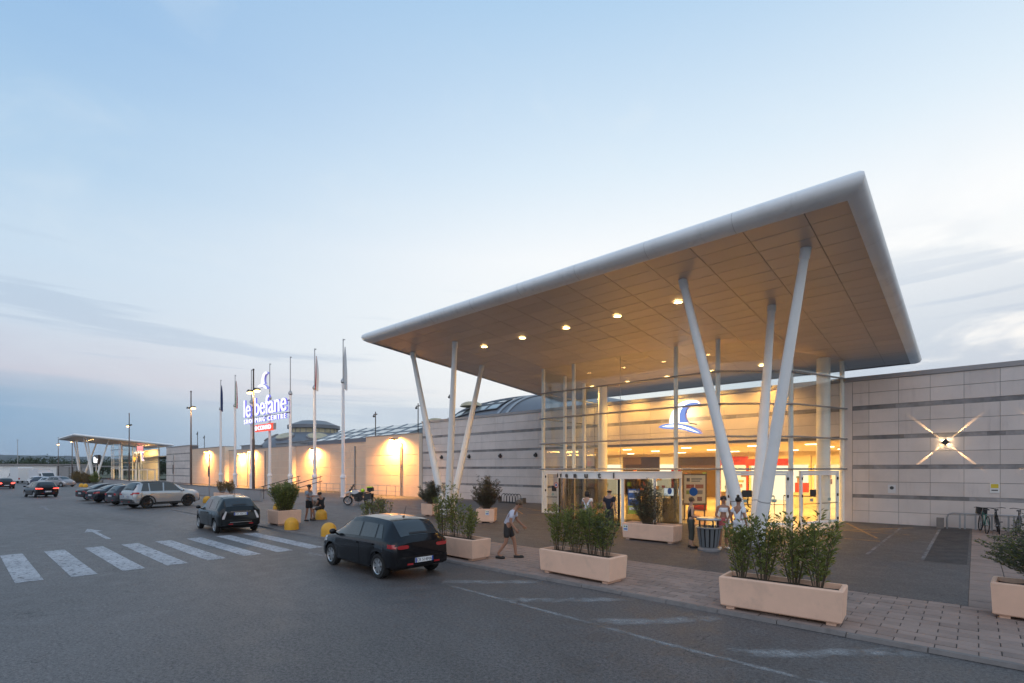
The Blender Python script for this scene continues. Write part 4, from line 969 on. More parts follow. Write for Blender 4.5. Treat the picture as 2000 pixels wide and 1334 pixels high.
shrub(-8.75, 17.0, ZP + .55, .72, .42, 1.6, 90, 75, .07, .026, 'leaf_olive', 'tall dark wispy bush before the lobby glass', 170, 'wispy_bush', 'bush', None, .4, .3, .2, 6, True, 'leaf_red', .007)
planter(-22.35, 17.9, .82, .82, .68, .15, 'cube peach planter left of the left tripod')
shrub(-22.35, 17.9, ZP + .6, .85, .8, 1.28, 110, 75, .08, .03, 'leaf_olive', 'round dark bush left of the left tripod', 180, 'round_bush', 'bush', None, .35, .12, .3, 6, True, 'leaf_red', .007)
planter(-17.6, 17.5, .9, .9, .68, .62, 'cube peach planter with a sticker behind the walking person', sticker=(.1, 0))
shrub(-17.6, 17.5, ZP + .6, .82, .75, 1.6, 110, 75, .075, .028, 'leaf_red', 'round reddish-brown bush right of the left tripod', 190, 'round_bush', 'bush', None, .35, .12, .25, 6, True, 'leaf_olive', .007)
planter(-23.95, 10.45, 1.1, 1.1, .68, .02, 'square peach planter between the small black hatchback and the yellow domes')
shrub(-23.95, 10.45, ZP + .6, .72, .66, 1.42, 80, 75, .11, .046, 'leaf_oleander', 'dense green shrub beside the small black hatchback', 200, 'dense_shrub', 'shrub', None, .4, .35, .12)
planter(-17.4, 11.15, 1.9, .7, .6, 0, 'peach planter hidden behind the near hatchback roof')
for k, (x, h) in enumerate(((-17.95, .85), (-17.3, 1.0), (-16.8, 1.12))):
    shrub(x, 11.15, ZP + .54, .34, .28, h, 10, 34, .1, .036, 'leaf_oleander', 'thin sprigs above the near hatchback roof, ' + ['left', 'middle', 'right and tallest'][k], 210 + k, spread=.4, t0=.3, second='leaf_red')
planter(-43.9, 14.6, 3.6, .8, .68, 0, 'long peach planter beyond the small black hatchback at the low wall')
for k, x in enumerate((-45.0, -42.9)):
    shrub(x, 14.6, ZP + .6, .55, .36, 1.2, 20, 45, .11, .045, 'leaf_dry', 'yellowing shrub beyond the small black hatchback, ' + ['left', 'right'][k], 220 + k, spread=.35)

# ================================================================ yellow dome bollards
m = MB(); m.lathe([(.285, 0), (.29, .02), (.285, .24)] + [(.285 * cos(t), .24 + .285 * sin(t)) for t in [pi / 2 * i / 8 for i in range(1, 9)]], (0, 0, 0), 28); bol_me = m.mesh('dome_bollard', 'bollard', 60)
for x, y, lb in ((-21.65, 9.75, 'yellow dome bollard beside the square planter at the crosswalk'), (-18.5, 9.78, 'yellow dome bollard just left of the near black hatchback'), (-24.9, 12.75, 'yellow dome bollard with a person sitting on it'),
                 (-31.6, 13.4, 'yellow dome bollard half hidden by the dense green shrub'), (-44.6, 13.4, 'yellow dome bollard at the nose of the silver sport utility car'), (-97.6, 12.7, 'left one of two small yellow domes by the far canopy'), (-95.6, 12.9, 'right one of two small yellow domes by the far canopy')):
    tag(place(bol_me, 'dome_bollard', (x, y, ZP if x > -38 else 0)), lb, 'bollard', 'yellow dome bollards')

# ================================================================ low grey wall and railings on the left
lw = thing('low_wall', 'low grey panelled wall along the ramp behind the parked cars', 'wall', (-75, 17, 0))
for k in range(22):
    x0 = -108.6 + 2.96 * k; m = MB(); m.box(x0, x0 + 2.94, 17, 17.16, 0, .9); m.build('wall_panel', 'ramp_wall', lw)
m = MB(); m.box(-108.7, -43.4, 16.96, 17.2, .902, .96); m.build('coping', 'kerb', lw)
rl = thing('railing', 'thin metal railing in front of the beige wall', 'railing', (-47, 27.8, ZP))
x = -56.
while x < -38.8:
    m = MB(); m.tube([(x, 27.8, 0), (x, 27.8, 1.05)], .022, 6); m.build('post', 'grey_steel', rl); x += 1.45
for z in (.55, 1.05): m = MB(); m.tube([(-56, 27.8, z), (-38.9, 27.8, z)], .022, 6); m.build('rail', 'grey_steel', rl)
for k, x in enumerate((-46.6, -42.4)):
    h = thing('handrail', 'sloping brown stair handrail, ' + ['left', 'right'][k] + ' of the standing man', 'handrail', (x, 20, 0), group='sloping stair handrails')
    
    for yy, zz in ((18.5, 1.1), (21.6, 2.0)): m = MB(); m.tube([(x, yy, 0), (x, yy, zz)], .03, 6); m.build('post', 'rust_pole', h)
    for dz in (0, -.4): m = MB(); m.tube([(x, 18.3, 1.08 + dz), (x, 21.8, 2.0 + dz)], .035, 6); m.build('rail', 'rust_pole', h)

# ================================================================ flagpoles, flags and the tall sign
PX = [-76.6, -71.3, -65.9, -60.5, -55.15, -49.6, -44.0]; PYL = 24.7
plab = ['white flagpole farthest left, with the blue flag', 'second white flagpole from the left, with the tricolour flag', 'white pole behind the left end of the lit sign', 'white pole behind the middle of the lit sign', 'white pole at the right end of the lit sign', 'white flagpole with the red and white flag', 'white flagpole nearest the canopy, with the white flag']
for x, lb in zip(PX, plab):
    p = thing('flagpole', lb, 'flagpole', (x, PYL, 0), group='white flagpoles')
    m = MB(); m.lathe([(.27, 0), (.27, .05), (.225, .06), (.225, 1.75)], (x, PYL, 0), 16); m.build('base_section', 'pole', p, 40)
    m = MB(); m.lathe([(.225, 1.75), (.28, 1.8), (.28, 1.95), (.165, 2.15)], (x, PYL, 0), 16); m.build('collar', 'pole', p, 30)
    m = MB(); m.lathe([(.165, 2.15), (.13, 10.7)], (x, PYL, 0), 16); m.build('shaft', 'pole', p, 40)
    m = MB(); m.lathe([(.13, 10.7), (.22, 10.8), (.22, 10.95), (.11, 11.15), (.05, 11.2)], (x, PYL, 0), 16); m.build('ball_collar', 'grey_steel', p, 40)
    m = MB(); m.tube([(x, PYL, 11.2), (x, PYL, 14.9)], [.06, .045], 8); m.box(x - .04, x + .32, PYL - .03, PYL + .03, 14.75, 14.83); m.build('top_mast', 'grey_steel', p, 40)
def flag(x, bands, label, z1=14.1, hgt=3.4):
    f = thing('flag', label, 'flag', (x + .28, PYL, z1), group='limp flags')
    rr = random.Random(int(x)); ph = rr.uniform(0, 6)
    for bi, (c, b0, b1) in enumerate(bands):
        m = MB(); n = 14; k = 9
        for i in range(n + 1):
            t = i / n; z = z1 - hgt * t; wd = .14 + .34 * min(1, t * 1.6) * (1 - .25 * max(0, t - .7) / .3)
            for j in range(k + 1):
                u = b0 + (b1 - b0) * j / k; m.v.append((x + .24 + wd * u + .05 * sin(5 * t + ph), PYL + .10 * sin(u * 13 + ph + t * 1.5) * min(1, t * 3 + .2), z - .25 * u * t))
        for i in range(n):
            for j in range(k): a = i * (k + 1) + j; m.f.append((a, a + 1, a + k + 2, a + k + 1))
        m.build('cloth' if len(bands) == 1 else 'stripe', mat('flag_%d_%d' % (int(x), bi), c, .8), f, 60)
flag(PX[0], [((.012, .03, .12), 0, 1)], 'limp dark blue flag on the farthest left pole')
flag(PX[1], [((.02, .18, .07), 0, .62), ((.7, .7, .7), .62, .82), ((.40, .04, .04), .82, 1)], 'limp green, white and red flag on the second pole')
flag(PX[5], [((.35, .03, .04), 0, .6), ((.65, .65, .65), .6, 1)], 'limp red and white flag right of the lit sign')
flag(PX[6], [((.6, .62, .64), 0, 1)], 'limp white flag on the pole nearest the canopy', hgt=3.9)
M['sign_white'] = emis('sign_white', (.84, .85, 1), 1.3); M['sign_blue'] = emis('sign_blue', (.22, .20, .95), .9); M['sign_red'] = emis('sign_red', (1, .10, .06), 1.3)
sg = thing('lit_sign', 'tall lit white lettering with blue edges carried by three poles', 'sign', (-60.6, 24.2, 8))
def islands(me):
    par_ = list(range(len(me.vertices)))
    def find(a):
        while par_[a] != a: par_[a] = par_[par_[a]]; a = par_[a]
        return a
    for e in me.edges: par_[find(e.vertices[0])] = find(e.vertices[1])
    gr = {}
    for i in range(len(par_)): gr.setdefault(find(i), []).append(i)
    gl = sorted(([min(me.vertices[i].co.x for i in g), max(me.vertices[i].co.x for i in g), g] for g in gr.values()), key=lambda q: q[0]); out = []
    for a, b_, g in gl:
        if out and a < out[-1][1] - .3 * (b_ - a) - .001: out[-1][1] = max(b_, out[-1][1]); out[-1][2] += g
        else: out.append([a, b_, list(g)])
    return [o_[2] for o_ in out]
def submesh(me, g, nm, mt_):
    mp = {v: i for i, v in enumerate(g)}; n_ = MB(); n_.v = [tuple(me.vertices[v].co) for v in g]; n_.f = [tuple(mp[v] for v in p.vertices) for p in me.polygons if p.vertices[0] in mp]
    return n_.mesh(nm, mt_)
def letters(nm, txt, width, height, x, z, y, face, halo=None, par=sg, grow=.06):
    me_ = text_mesh(txt, 1., .02); xs_ = [v.co.x for v in me_.vertices]; ys_ = [v.co.y for v in me_.vertices]
    x0, x1, y0, y1 = min(xs_), max(xs_), min(ys_), max(ys_); bpy.data.meshes.remove(me_)
    for lay, (mt_, off, yy, nme) in enumerate([(face, 0, y, nm)] + ([(halo, grow, y + .1, nm + '_returns')] if halo else [])):
        cu = bpy.data.curves.new('t', 'FONT'); cu.body = txt; cu.size = 1; cu.extrude = .02; cu.align_x = 'CENTER'; cu.offset = off * .35 - (.004 if lay == 0 else .004); cu.resolution_u = 4
        o = bpy.data.objects.new('t', cu); C.objects.link(o); me_ = bpy.data.meshes.new_from_object(o.evaluated_get(bpy.context.evaluated_depsgraph_get())); bpy.data.objects.remove(o); bpy.data.curves.remove(cu)
        for v in me_.vertices:
            v.co.x = (v.co.x - (x0 + x1) / 2) * width / (x1 - x0); v.co.y = (v.co.y - y0) * height / (y1 - y0); v.co.z *= 4
        for g_ in islands(me_): me2 = submesh(me_, g_, nme, mt_); place(me2, nme, Vector((x, yy, z)) - wloc(par), par, (pi / 2, 0, 0))
letters('large_letter', 'le befane', 11.8, 2.15, -60.7, 8.95, 24.1, 'sign_white', 'sign_blue', grow=.025)
letters('small_letter', 'S H O P P I N G   C E N T R E', 11.6, .55, -60.7, 8.15, 24.1, 'sign_white', 'sign_blue', grow=.02)
m = MB(); m.box(-63.4, -58.4, 24.15, 24.35, 7.05, 7.85); m.build('red_box', 'sign_red', sg)
letters('box_letter', 'CONAD', 3.6, .52, -60.6, 7.2, 24.12, 'sign_white')
m = MB()
for k in range(5): t = pi / 2 + 2 * pi * k / 5; m.lathe([(0, -.02), (.15, -.02), (.15, .02)], (-62.95 + .17 * cos(t), 24.1, 7.45 + .17 * sin(t)), 10, 'y')
m.build('flower_mark', 'sign_white', sg)
m = MB(); m.box(-58.35, -57.9, 24.18, 24.34, 7.1, 7.8); m.build('box_end', 'ramp_wall', sg)
for z in (8.78, 10.1): m = MB(); m.tube([(-66.3, 24.42, z), (-54.8, 24.42, z)], .06, 6); m.build('cross_bar', 'dark_metal', sg)
emblem(-61.0, 24.2, 12.8, 1.05, 'tall white glowing hat emblem above the lit lettering', 24.15, ('sign_white', 'sign_white'))

# ================================================================ street lamps
def street_lamp(x, y, h, label, lit=(1, 1), zarm=10., arm=1.0, tilt=0., e=130):
    t_ = thing('street_lamp', label, 'street lamp', (x, y, 0), tilt, 'parking lot lamps')
    m = MB(); m.lathe([(.22, 0), (.22, .5), (.13, .6), (.12, h * .45), (.085, h * .46), (.06, h)], (0, 0, 0), 12); m.build('post', 'rust_pole', t_, 40, False)
    m = MB(); m.blob((0, 0, h), .1, 8, 5); m.build('finial', 'rust_pole', t_, 60, False)
    for s_, on in zip((-1, 1), lit):
        m = MB(); m.tube([(0, 0, zarm - .05), (s_ * arm * .4, 0, zarm)], .05, 6); m.build('arm', 'dark_metal', t_, None, False)
        hd = MB(); a, b_ = s_ * arm * .35, s_ * arm * 1.15
        hd.prism_y([(a, zarm - .06), (b_, zarm + .02), (b_, zarm + .1), (s_ * arm * .75, zarm + .2), (a, zarm + .12)], -.2, .2); hb = hd.build('lamp_head', 'dark_metal', t_, None, False)
        if on:
            g = MB(); g.box(min(s_ * arm * .5, b_ * .97), max(s_ * arm * .5, b_ * .97), -.16, .16, zarm - .16, zarm - .06); g.build('lens', M['lamp_lens'], hb, None, False)
            l_ = lamp('POINT', (0, 0, 0), e, (1, .62, .25), t_, size=.12, name='street_light'); l_.location = (s_ * arm * .8, 0, zarm - .3)
M['lamp_lens'] = emis('street_lens', (1, .52, .16), 16)
street_lamp(-50.2, 19.0, 12, 'tall brown street lamp crossing the lit sign', e=420)
street_lamp(-70.0, 19.3, 12, 'brown street lamp left of the flagpoles', (0, 1), e=260)
street_lamp(-105.8, 20.0, 12, 'brown street lamp before the far left canopy', (1, 0))
street_lamp(-202, 21., 12, 'small distant street lamp at the left end of the far canopy')
street_lamp(-180, 21.5, 10.5, 'reddish street lamp touching the far canopy edge', (1, 0))

# post signs in the lot
for x, y, h, lb in ((-48.0, 14.6, 4.0, 'slim grey sign post left of the small black hatchback'), (-62.0, 15.5, 4.3, 'slim grey sign post in front of the far pale wall')):
    p = thing('sign_post', lb, 'sign post', (x, y, 0)); m = MB(); m.tube([(x, y, 0), (x, y, h)], .05, 8); m.build('pole', 'grey_steel', p); m = MB(); m.box(x - .15, x + .15, y - .07, y - .055, h * .5, h * .72); m.build('plate', 'grey_letter', p)
# ================================================================ litter bin
bn = thing('litter_bin', 'grey slatted litter bin with a round hood beside three women', 'litter bin', (-6.27, 16.2, ZP))
m = MB(); m.lathe([(0, 0), (.34, 0), (.34, .05), (.28, .1), (.24, .12)], (0, 0, 0), 20); m.build('base', 'slate', bn, 40, False)
m = MB(); m.lathe([(.235, .1), (.30, .7), (0, .7)], (0, 0, 0), 20); m.build('liner', 'black', bn, None, False)
for k in range(14):
    t = 2 * pi * k / 14; u = Vector((-sin(t), cos(t), 0)); r0, r1 = Vector((cos(t) * .26, sin(t) * .26, .12)), Vector((cos(t) * .335, sin(t) * .335, .72)); o_ = Vector((cos(t), sin(t), 0)) * .02
    m = MB(); m.v = [tuple(r0 - u * .042), tuple(r0 + u * .042), tuple(r1 + u * .055), tuple(r1 - u * .055), tuple(r0 - u * .042 + o_), tuple(r0 + u * .042 + o_), tuple(r1 + u * .055 + o_), tuple(r1 - u * .055 + o_)]
    m.f = [(4, 5, 6, 7), (0, 1, 5, 4), (1, 2, 6, 5), (2, 3, 7, 6), (3, 0, 4, 7)]; m.build('slat', 'bin_slat', bn, None, False) if 'bin_slat' in M else None
    if 'bin_slat' not in M: M['bin_slat'] = mat('bin_slat', (.16, .17, .18), .5, .3, rnd=.1); m.build('slat', 'bin_slat', bn, None, False)
m = MB(); m.lathe([(.31, .72), (.4, .72), (.4, .75), (.31, .76)], (0, 0, 0), 20); m.build('rim', 'grey_steel', bn, 40, False)
for k in range(4):
    t = pi / 4 + pi / 2 * k; m = MB(); m.tube([(.3 * cos(t), .3 * sin(t), .75), (.3 * cos(t), .3 * sin(t), .98)], .025, 6); m.build('hood_post', 'dark_metal', bn, None, False)
m = MB(); m.lathe([(0, .97), (.37, .97), (.38, 1.0), (.36, 1.04), (0, 1.06)], (0, 0, 0), 24); m.build('hood', 'grey_steel', bn, 40, False)

# ================================================================ bicycle racks and bicycles
def rack_hoops(x0, n, y, label):
    r_ = thing('bicycle_rack', label, 'bicycle rack', (x0, y, ZP), group='bicycle racks')
    for k in range(n):
        x = .3 * k; m = MB(); m.tube([(x, -.3, 0), (x, -.3, .35)] + [(x, .0 + .3 * -cos(t), .4 + .3 * sin(t)) for t in [pi * i / 8 for i in range(1, 8)]] + [(x, .3, .35), (x, .3, 0)], .022, 6); m.build('hoop', 'dark_metal', r_, 50, False)
    m = MB(); m.tube([(-.15, -.3, .03), (.3 * n, -.3, .03)], .025, 6); m.tube([(-.15, .3, .03), (.3 * n, .3, .03)], .025, 6); m.build('floor_rail', 'dark_metal', r_, None, False)
    m = MB(); m.box(.3 * n, .3 * n + .3, -.2, .2, 0, .42); m.build('end_block', 'kerb', r_, None, False)
rack_hoops(-29.4, 6, 28.6, 'dark hoop bicycle rack behind the left tripod, left half'); rack_hoops(-26.9, 6, 28.6, 'empty dark hoop bicycle rack at the pale wall, right half')
rk = thing('bicycle_rack', 'long low tube bicycle rack at the pale wall right of the lobby', 'bicycle rack', (-.9, 29.1, ZP), group='bicycle racks')
m = MB(); m.tube([(0, 0, 0), (0, 0, .5), (.05, 0, .62), (.18, 0, .68), (3.4, 0, .68), (3.5, 0, .6), (3.5, 0, 0)], .03, 8); m.build('top_rail', 'grey_steel', rk, 50, False)
for k in range(6):
    for q in (0, .16): m = MB(); m.box(.42 + .5 * k + q - .03, .42 + .5 * k + q + .03, -.02, .02, .02, .66); m.build('upright', 'grey_steel', rk, None, False)
m = MB(); m.box(-.35, -.1, -.15, .15, 0, .45); m.build('end_block', 'kerb', rk, None, False)
def bicycle(x, y, rz, label, col, basket=False, lean=.06):
    b_ = thing('bicycle', label, 'bicycle', (x, y, ZP), rz, 'parked bicycles'); fm = mat('bicycle_paint_%.1f' % x, col, .35)
    r_ = .34
    for wx in (-.53, .53):
        m = MB(); m.tube([(wx + r_ * cos(t), 0, r_ + r_ * sin(t)) for t in [2 * pi * i / 24 for i in range(25)]], .019, 6, False); wh = m.build('wheel', 'black', b_, 60, False)
        m = MB()
        for i in range(12): t = 2 * pi * i / 12; m.tube([(wx, .02 if i % 2 else -.02, r_), (wx + (r_ - .02) * cos(t), 0, r_ + (r_ - .02) * sin(t))], .003, 3, False)
        m.tube([(wx, -.06, r_), (wx, .06, r_)], .02, 6); m.build('spokes', 'grey_steel', wh, None, False)
    m = MB(); bb = (-.08, 0, .28); hd = (.40, 0, .82); st = (-.22, 0, .80); rw = (-.53, 0, .34)
    for a, c in ((bb, hd), (bb, st), ((-.2, 0, .72), (.38, 0, .78)), ((-.53, .05, .34), (-.08, .03, .28)), ((-.53, -.05, .34), (-.08, -.03, .28)), ((-.53, .05, .34), (-.2, .02, .72)), ((-.53, -.05, .34), (-.2, -.02, .72))): m.tube([a, c], .016, 6)
    m.build('frame', fm, b_, None, False)
    m = MB(); m.tube([(.38, 0, .9), (.43, .05, .62), (.53, .05, .34)], .014, 6); m.tube([(.43, -.05, .62), (.53, -.05, .34)], .014, 6); m.tube([(.40, 0, .8), (.36, 0, .98)], .016, 6); m.build('fork', 'grey_steel', b_, None, False)
    m = MB(); m.tube([(.22, -.3, .98), (.34, -.2, 1.0), (.36, 0, .98), (.34, .2, 1.0), (.22, .3, .98)], .014, 6); m.build('handlebar', 'black', b_, None, False)
    m = MB(); m.tube([(-.22, 0, .78), (-.25, 0, .92)], .015, 6); m.prism_y([(-.40, .93), (-.36, .98), (-.12, .96), (-.1, .93)], -.06, .06); m.build('saddle', 'black', b_, None, False)
    m = MB(); m.tube([(-.08, -.1, .28), (-.08, .1, .28)], .012, 5); m.box(-.14, -.02, .08, .16, .10, .13); m.box(-.14, -.02, -.16, -.08, .43, .46); m.lathe([(0, .04), (.09, .04), (.09, .045)], (-.08, 0, .28), 14, 'y'); m.build('pedals', 'dark_metal', b_, None, False)
    if basket: m = MB(); m.prism([(.42, -.16), (.7, -.16), (.7, .16), (.42, .16)], .72, .98); m.build('basket', 'black', b_, None, False)
    b_.rotation_euler = (lean, 0, rz)
bicycle(-28.05, 28.2, .5, 'dark bicycle leaning in the rack behind the left tripod', (.02, .02, .025))
bicycle(.25, 28.4, 1.75, 'green bicycle with a front basket in the right rack', (.05, .16, .13), True)
bicycle(.7, 28.5, 1.6, 'black bicycle between two others in the right rack', (.015, .015, .015), False, -.08)
bicycle(1.25, 28.4, 1.45, 'grey bicycle half hidden by the wiry bush', (.12, .12, .13))
# bicycles crowding the far entrance
for k in range(7): bicycle(-111.5 - 1.15 * k, 18.6 + .1 * k, 1.2 + R.uniform(-.4, .4), 'small distant bicycle by the far entrance, ' + ['first', 'second', 'third', 'fourth', 'fifth', 'sixth', 'seventh'][k] + ' from the right', (R.uniform(.02, .3), R.uniform(.02, .1), R.uniform(.02, .1)))

# ================================================================ touring motorcycle with luggage and lime helmet
mc = thing('motorcycle', 'white and black touring motorcycle with side cases in front of the beige wall', 'motorcycle', (-32.6, 19.5, ZP), radians(42 + 180))
M['moto_white'] = mat('motorcycle_white', (.62, .63, .66), .3, coat=.5)
for wx, rr_ in ((.76, .34), (-.72, .33)):
    m = MB(); m.lathe([(rr_ - .1, -.045), (rr_ - .03, -.06), (rr_, -.025), (rr_, .025), (rr_ - .03, .06), (rr_ - .1, .045), (rr_ - .1, -.045)], (wx, 0, rr_), 28, 'y'); wh = m.build('wheel', 'black', mc, 50, False)
    m = MB(); m.lathe([(rr_ - .12, -.03), (rr_ - .1, -.04), (rr_ - .1, .04), (rr_ - .12, .03), (rr_ - .12, -.03)], (wx, 0, rr_), 28, 'y')
    for i in range(10): t = 2 * pi * i / 10; m.tube([(wx, 0, rr_), (wx + (rr_ - .1) * cos(t), 0, rr_ + (rr_ - .1) * sin(t))], .008, 4)
    m.tube([(wx, -.07, rr_), (wx, .07, rr_)], .05, 8); m.build('rim', 'grey_steel', wh, 40, False)
m = MB()
for s_ in (-.09, .09): m.tube([(.76, s_, .34), (.50, s_, .98)], .028, 8)
m.build('fork', 'grey_steel', mc, 50, False)
m = MB(); m.prism_y([(.22, .30), (.30, .55), (.1, .72), (-.25, .70), (-.3, .4), (-.1, .26)], -.14, .14); m.box(-.05, .12, -.34, .34, .42, .58); m.build('engine', 'dark_metal', mc, 40, False)
m = MB(); m.prism_y([(.52, .86), (.40, 1.08), (.12, 1.1), (-.06, .97), (.0, .88), (.25, .80)], -.16, .16); m.build('tank', 'moto_white', mc, 40, False)
m = MB(); m.prism_y([(.45, .95), (.62, 1.08), (1.0, .86), (.98, .82), (.62, .92)], -.11, .11); m.build('beak', 'moto_white', mc, 40, False)
m = MB(); m.prism_y([(.42, .62), (.5, .84), (.25, .8), (-.12, .9), (-.3, .8), (-.2, .55)], -.15, .15); m.build('side_fairing', 'black', mc, 40, False)
m = MB(); m.prism_y([(.52, 1.1), (.55, 1.12), (.34, 1.5), (.31, 1.49)], -.19, .19); m.build('windscreen', 'glass_dark', mc, None, False)
m = MB(); m.prism_y([(.56, 1.0), (.66, 1.02), (.62, 1.14), (.54, 1.14)], -.15, .15); m.build('headlamp', 'black', mc, 40, False)
m = MB(); m.tube([(.3, -.42, 1.12), (.38, -.2, 1.15), (.42, 0, 1.1), (.38, .2, 1.15), (.3, .42, 1.12)], .018, 6); m.tube([(.38, -.3, 1.13), (.42, -.36, 1.3)], .01, 5); m.tube([(.38, .3, 1.13), (.42, .36, 1.3)], .01, 5); m.blob((.42, -.37, 1.32), (.02, .07, .05), 8, 6); m.blob((.42, .37, 1.32), (.02, .07, .05), 8, 6); m.build('handlebar', 'black', mc, 50, False)
m = MB(); m.prism_y([(-.08, .88), (-.1, .96), (-.4, .92), (-.85, 1.0), (-.85, .93), (-.4, .82)], -.14, .14); m.build('seat', 'black', mc, 40, False)
m = MB(); m.prism_y([(-.3, .78), (-.9, .90), (-.9, .84), (-.4, .6)], -.1, .1); m.tube([(-.2, 0, .5), (-.72, 0, .33)], .05, 8); m.build('rear_frame', 'dark_metal', mc, None, False)
for s_ in (-1, 1): m = MB(); m.box(-.98, -.5, min(s_ * .2, s_ * .44), max(s_ * .2, s_ * .44), .45, .82); m.build('side_case', 'dark_metal', mc, None, False)
m = MB(); m.box(-1.05, -.66, -.2, .2, 1.0, 1.26); m.build('top_case', 'black', mc, None, False)
m = MB(); m.box(-.98, -.62, -.18, .18, 1.262, 1.33); m.build('lime_bag', mat('lime', (.55, .85, .03), .5), mc, None, False)
m = MB(); m.tube([(.0, .12, .28), (-.1, .3, 0.0)], .015, 6); m.build('side_stand', 'dark_metal', mc, None, False)
hm = thing('helmet', 'bright lime helmet resting on the motorcycle seat', 'helmet', (-32.6 + .3 * cos(radians(42)), 19.5 + .3 * sin(radians(42)), ZP + .94), radians(222))
m = MB(); m.blob((0, 0, .12), (.15, .125, .13), 16, 10); m.build('shell', 'lime' if 'lime' in M else mat('lime_helmet', (.55, .85, .03), .25), hm, 60, False)
m = MB(); m.blob((.05, 0, .12), (.115, .105, .06), 12, 8); m.build('visor', 'black', hm, 60, False)
# ================================================================ cars
def paint(name, c, metal=0., rough=.28): return mat('paint_' + name, c, rough, metal, spec=.2, coat=.4)
M['car_glass'] = mat('car_glass', (.03, .037, .043), .03, spec=.8)
M['trim'] = mat('car_trim', (.02, .02, .021), .55)
M['tyre'] = mat('tyre', (.015, .015, .015), .8)
M['alloy'] = mat('alloy_rim', (.48, .49, .50), .3, .8); M['alloy_dark'] = mat('dark_rim', (.05, .05, .052), .35, .6)
M['tail_red'] = mat('tail_lamp_red', (.40, .015, .02), .12, coat=1.); M['tail_lit'] = emis('tail_lamp_lit', (1, .07, .05), 6.); M['tail_clear'] = mat('clear_lamp', (.65, .62, .62), .12, coat=1.)
M['head_clear'] = mat('head_lamp', (.60, .62, .64), .08, coat=1.); M['chrome'] = mat('chrome', (.7, .7, .7), .12, 1.); M['plate'] = mat('number_plate', (.78, .78, .78), .4); M['plate_blue'] = mat('plate_blue', (.02, .07, .38), .4)
M['amber'] = mat('amber', (.7, .3, .04), .3)
WHEELS = {}
def wheel_parts(r, kind):
    if (r, kind) in WHEELS: return WHEELS[(r, kind)]
    w2 = .095; m = MB(); m.lathe([(r * .66, -w2 * .8), (r * .8, -w2), (r * .95, -w2 * .9), (r, -w2 * .55), (r, w2 * .55), (r * .95, w2 * .9), (r * .8, w2), (r * .66, w2 * .8)], (0, 0, 0), 32, 'y'); ty = m.mesh('tyre', 'tyre', 40)
    m = MB(); m.lathe([(r * .67, w2 * .78), (r * .64, w2 * .95), (r * .60, w2 * .7), (r * .58, w2 * .3), (.0, w2 * .25)], (0, 0, 0), 32, 'y'); back = m.mesh('rim_barrel', 'alloy_dark', 40)
    m = MB(); n = 7 if kind == 'alloy' else (5 if kind == 'alloy_dark' else 14)
    for i in range(n):
        t = 2 * pi * i / n; u = Vector((-sin(t), 0, cos(t))); d = Vector((cos(t), 0, sin(t))); ww = .042 if n < 10 else .014
        a, c = d * .04, d * r * .63; i0 = len(m.v)
        for p, k in ((a, .75), (c, 1.15)):
            for s_ in (-1, 1):
                for yy in (w2 * .82, w2 * .4): m.v.append(tuple(p + u * s_ * ww * k + Vector((0, yy, 0))))
        m.f += [(i0, i0 + 4, i0 + 6, i0 + 2), (i0, i0 + 1, i0 + 5, i0 + 4), (i0 + 2, i0 + 6, i0 + 7, i0 + 3)]
    m.lathe([(0, w2 * .9), (.06, w2 * .88), (.075, w2 * .5)], (0, 0, 0), 16, 'y'); m.lathe([(r * .66, w2 * .8), (r * .645, w2 * .99), (r * .60, w2 * .85), (r * .60, w2 * .6)], (0, 0, 0), 32, 'y')
    sp = m.mesh('rim', 'alloy' if kind != 'alloy_dark' else 'alloy_dark', 40)
    WHEELS[(r, kind)] = (ty, back, sp); return WHEELS[(r, kind)]
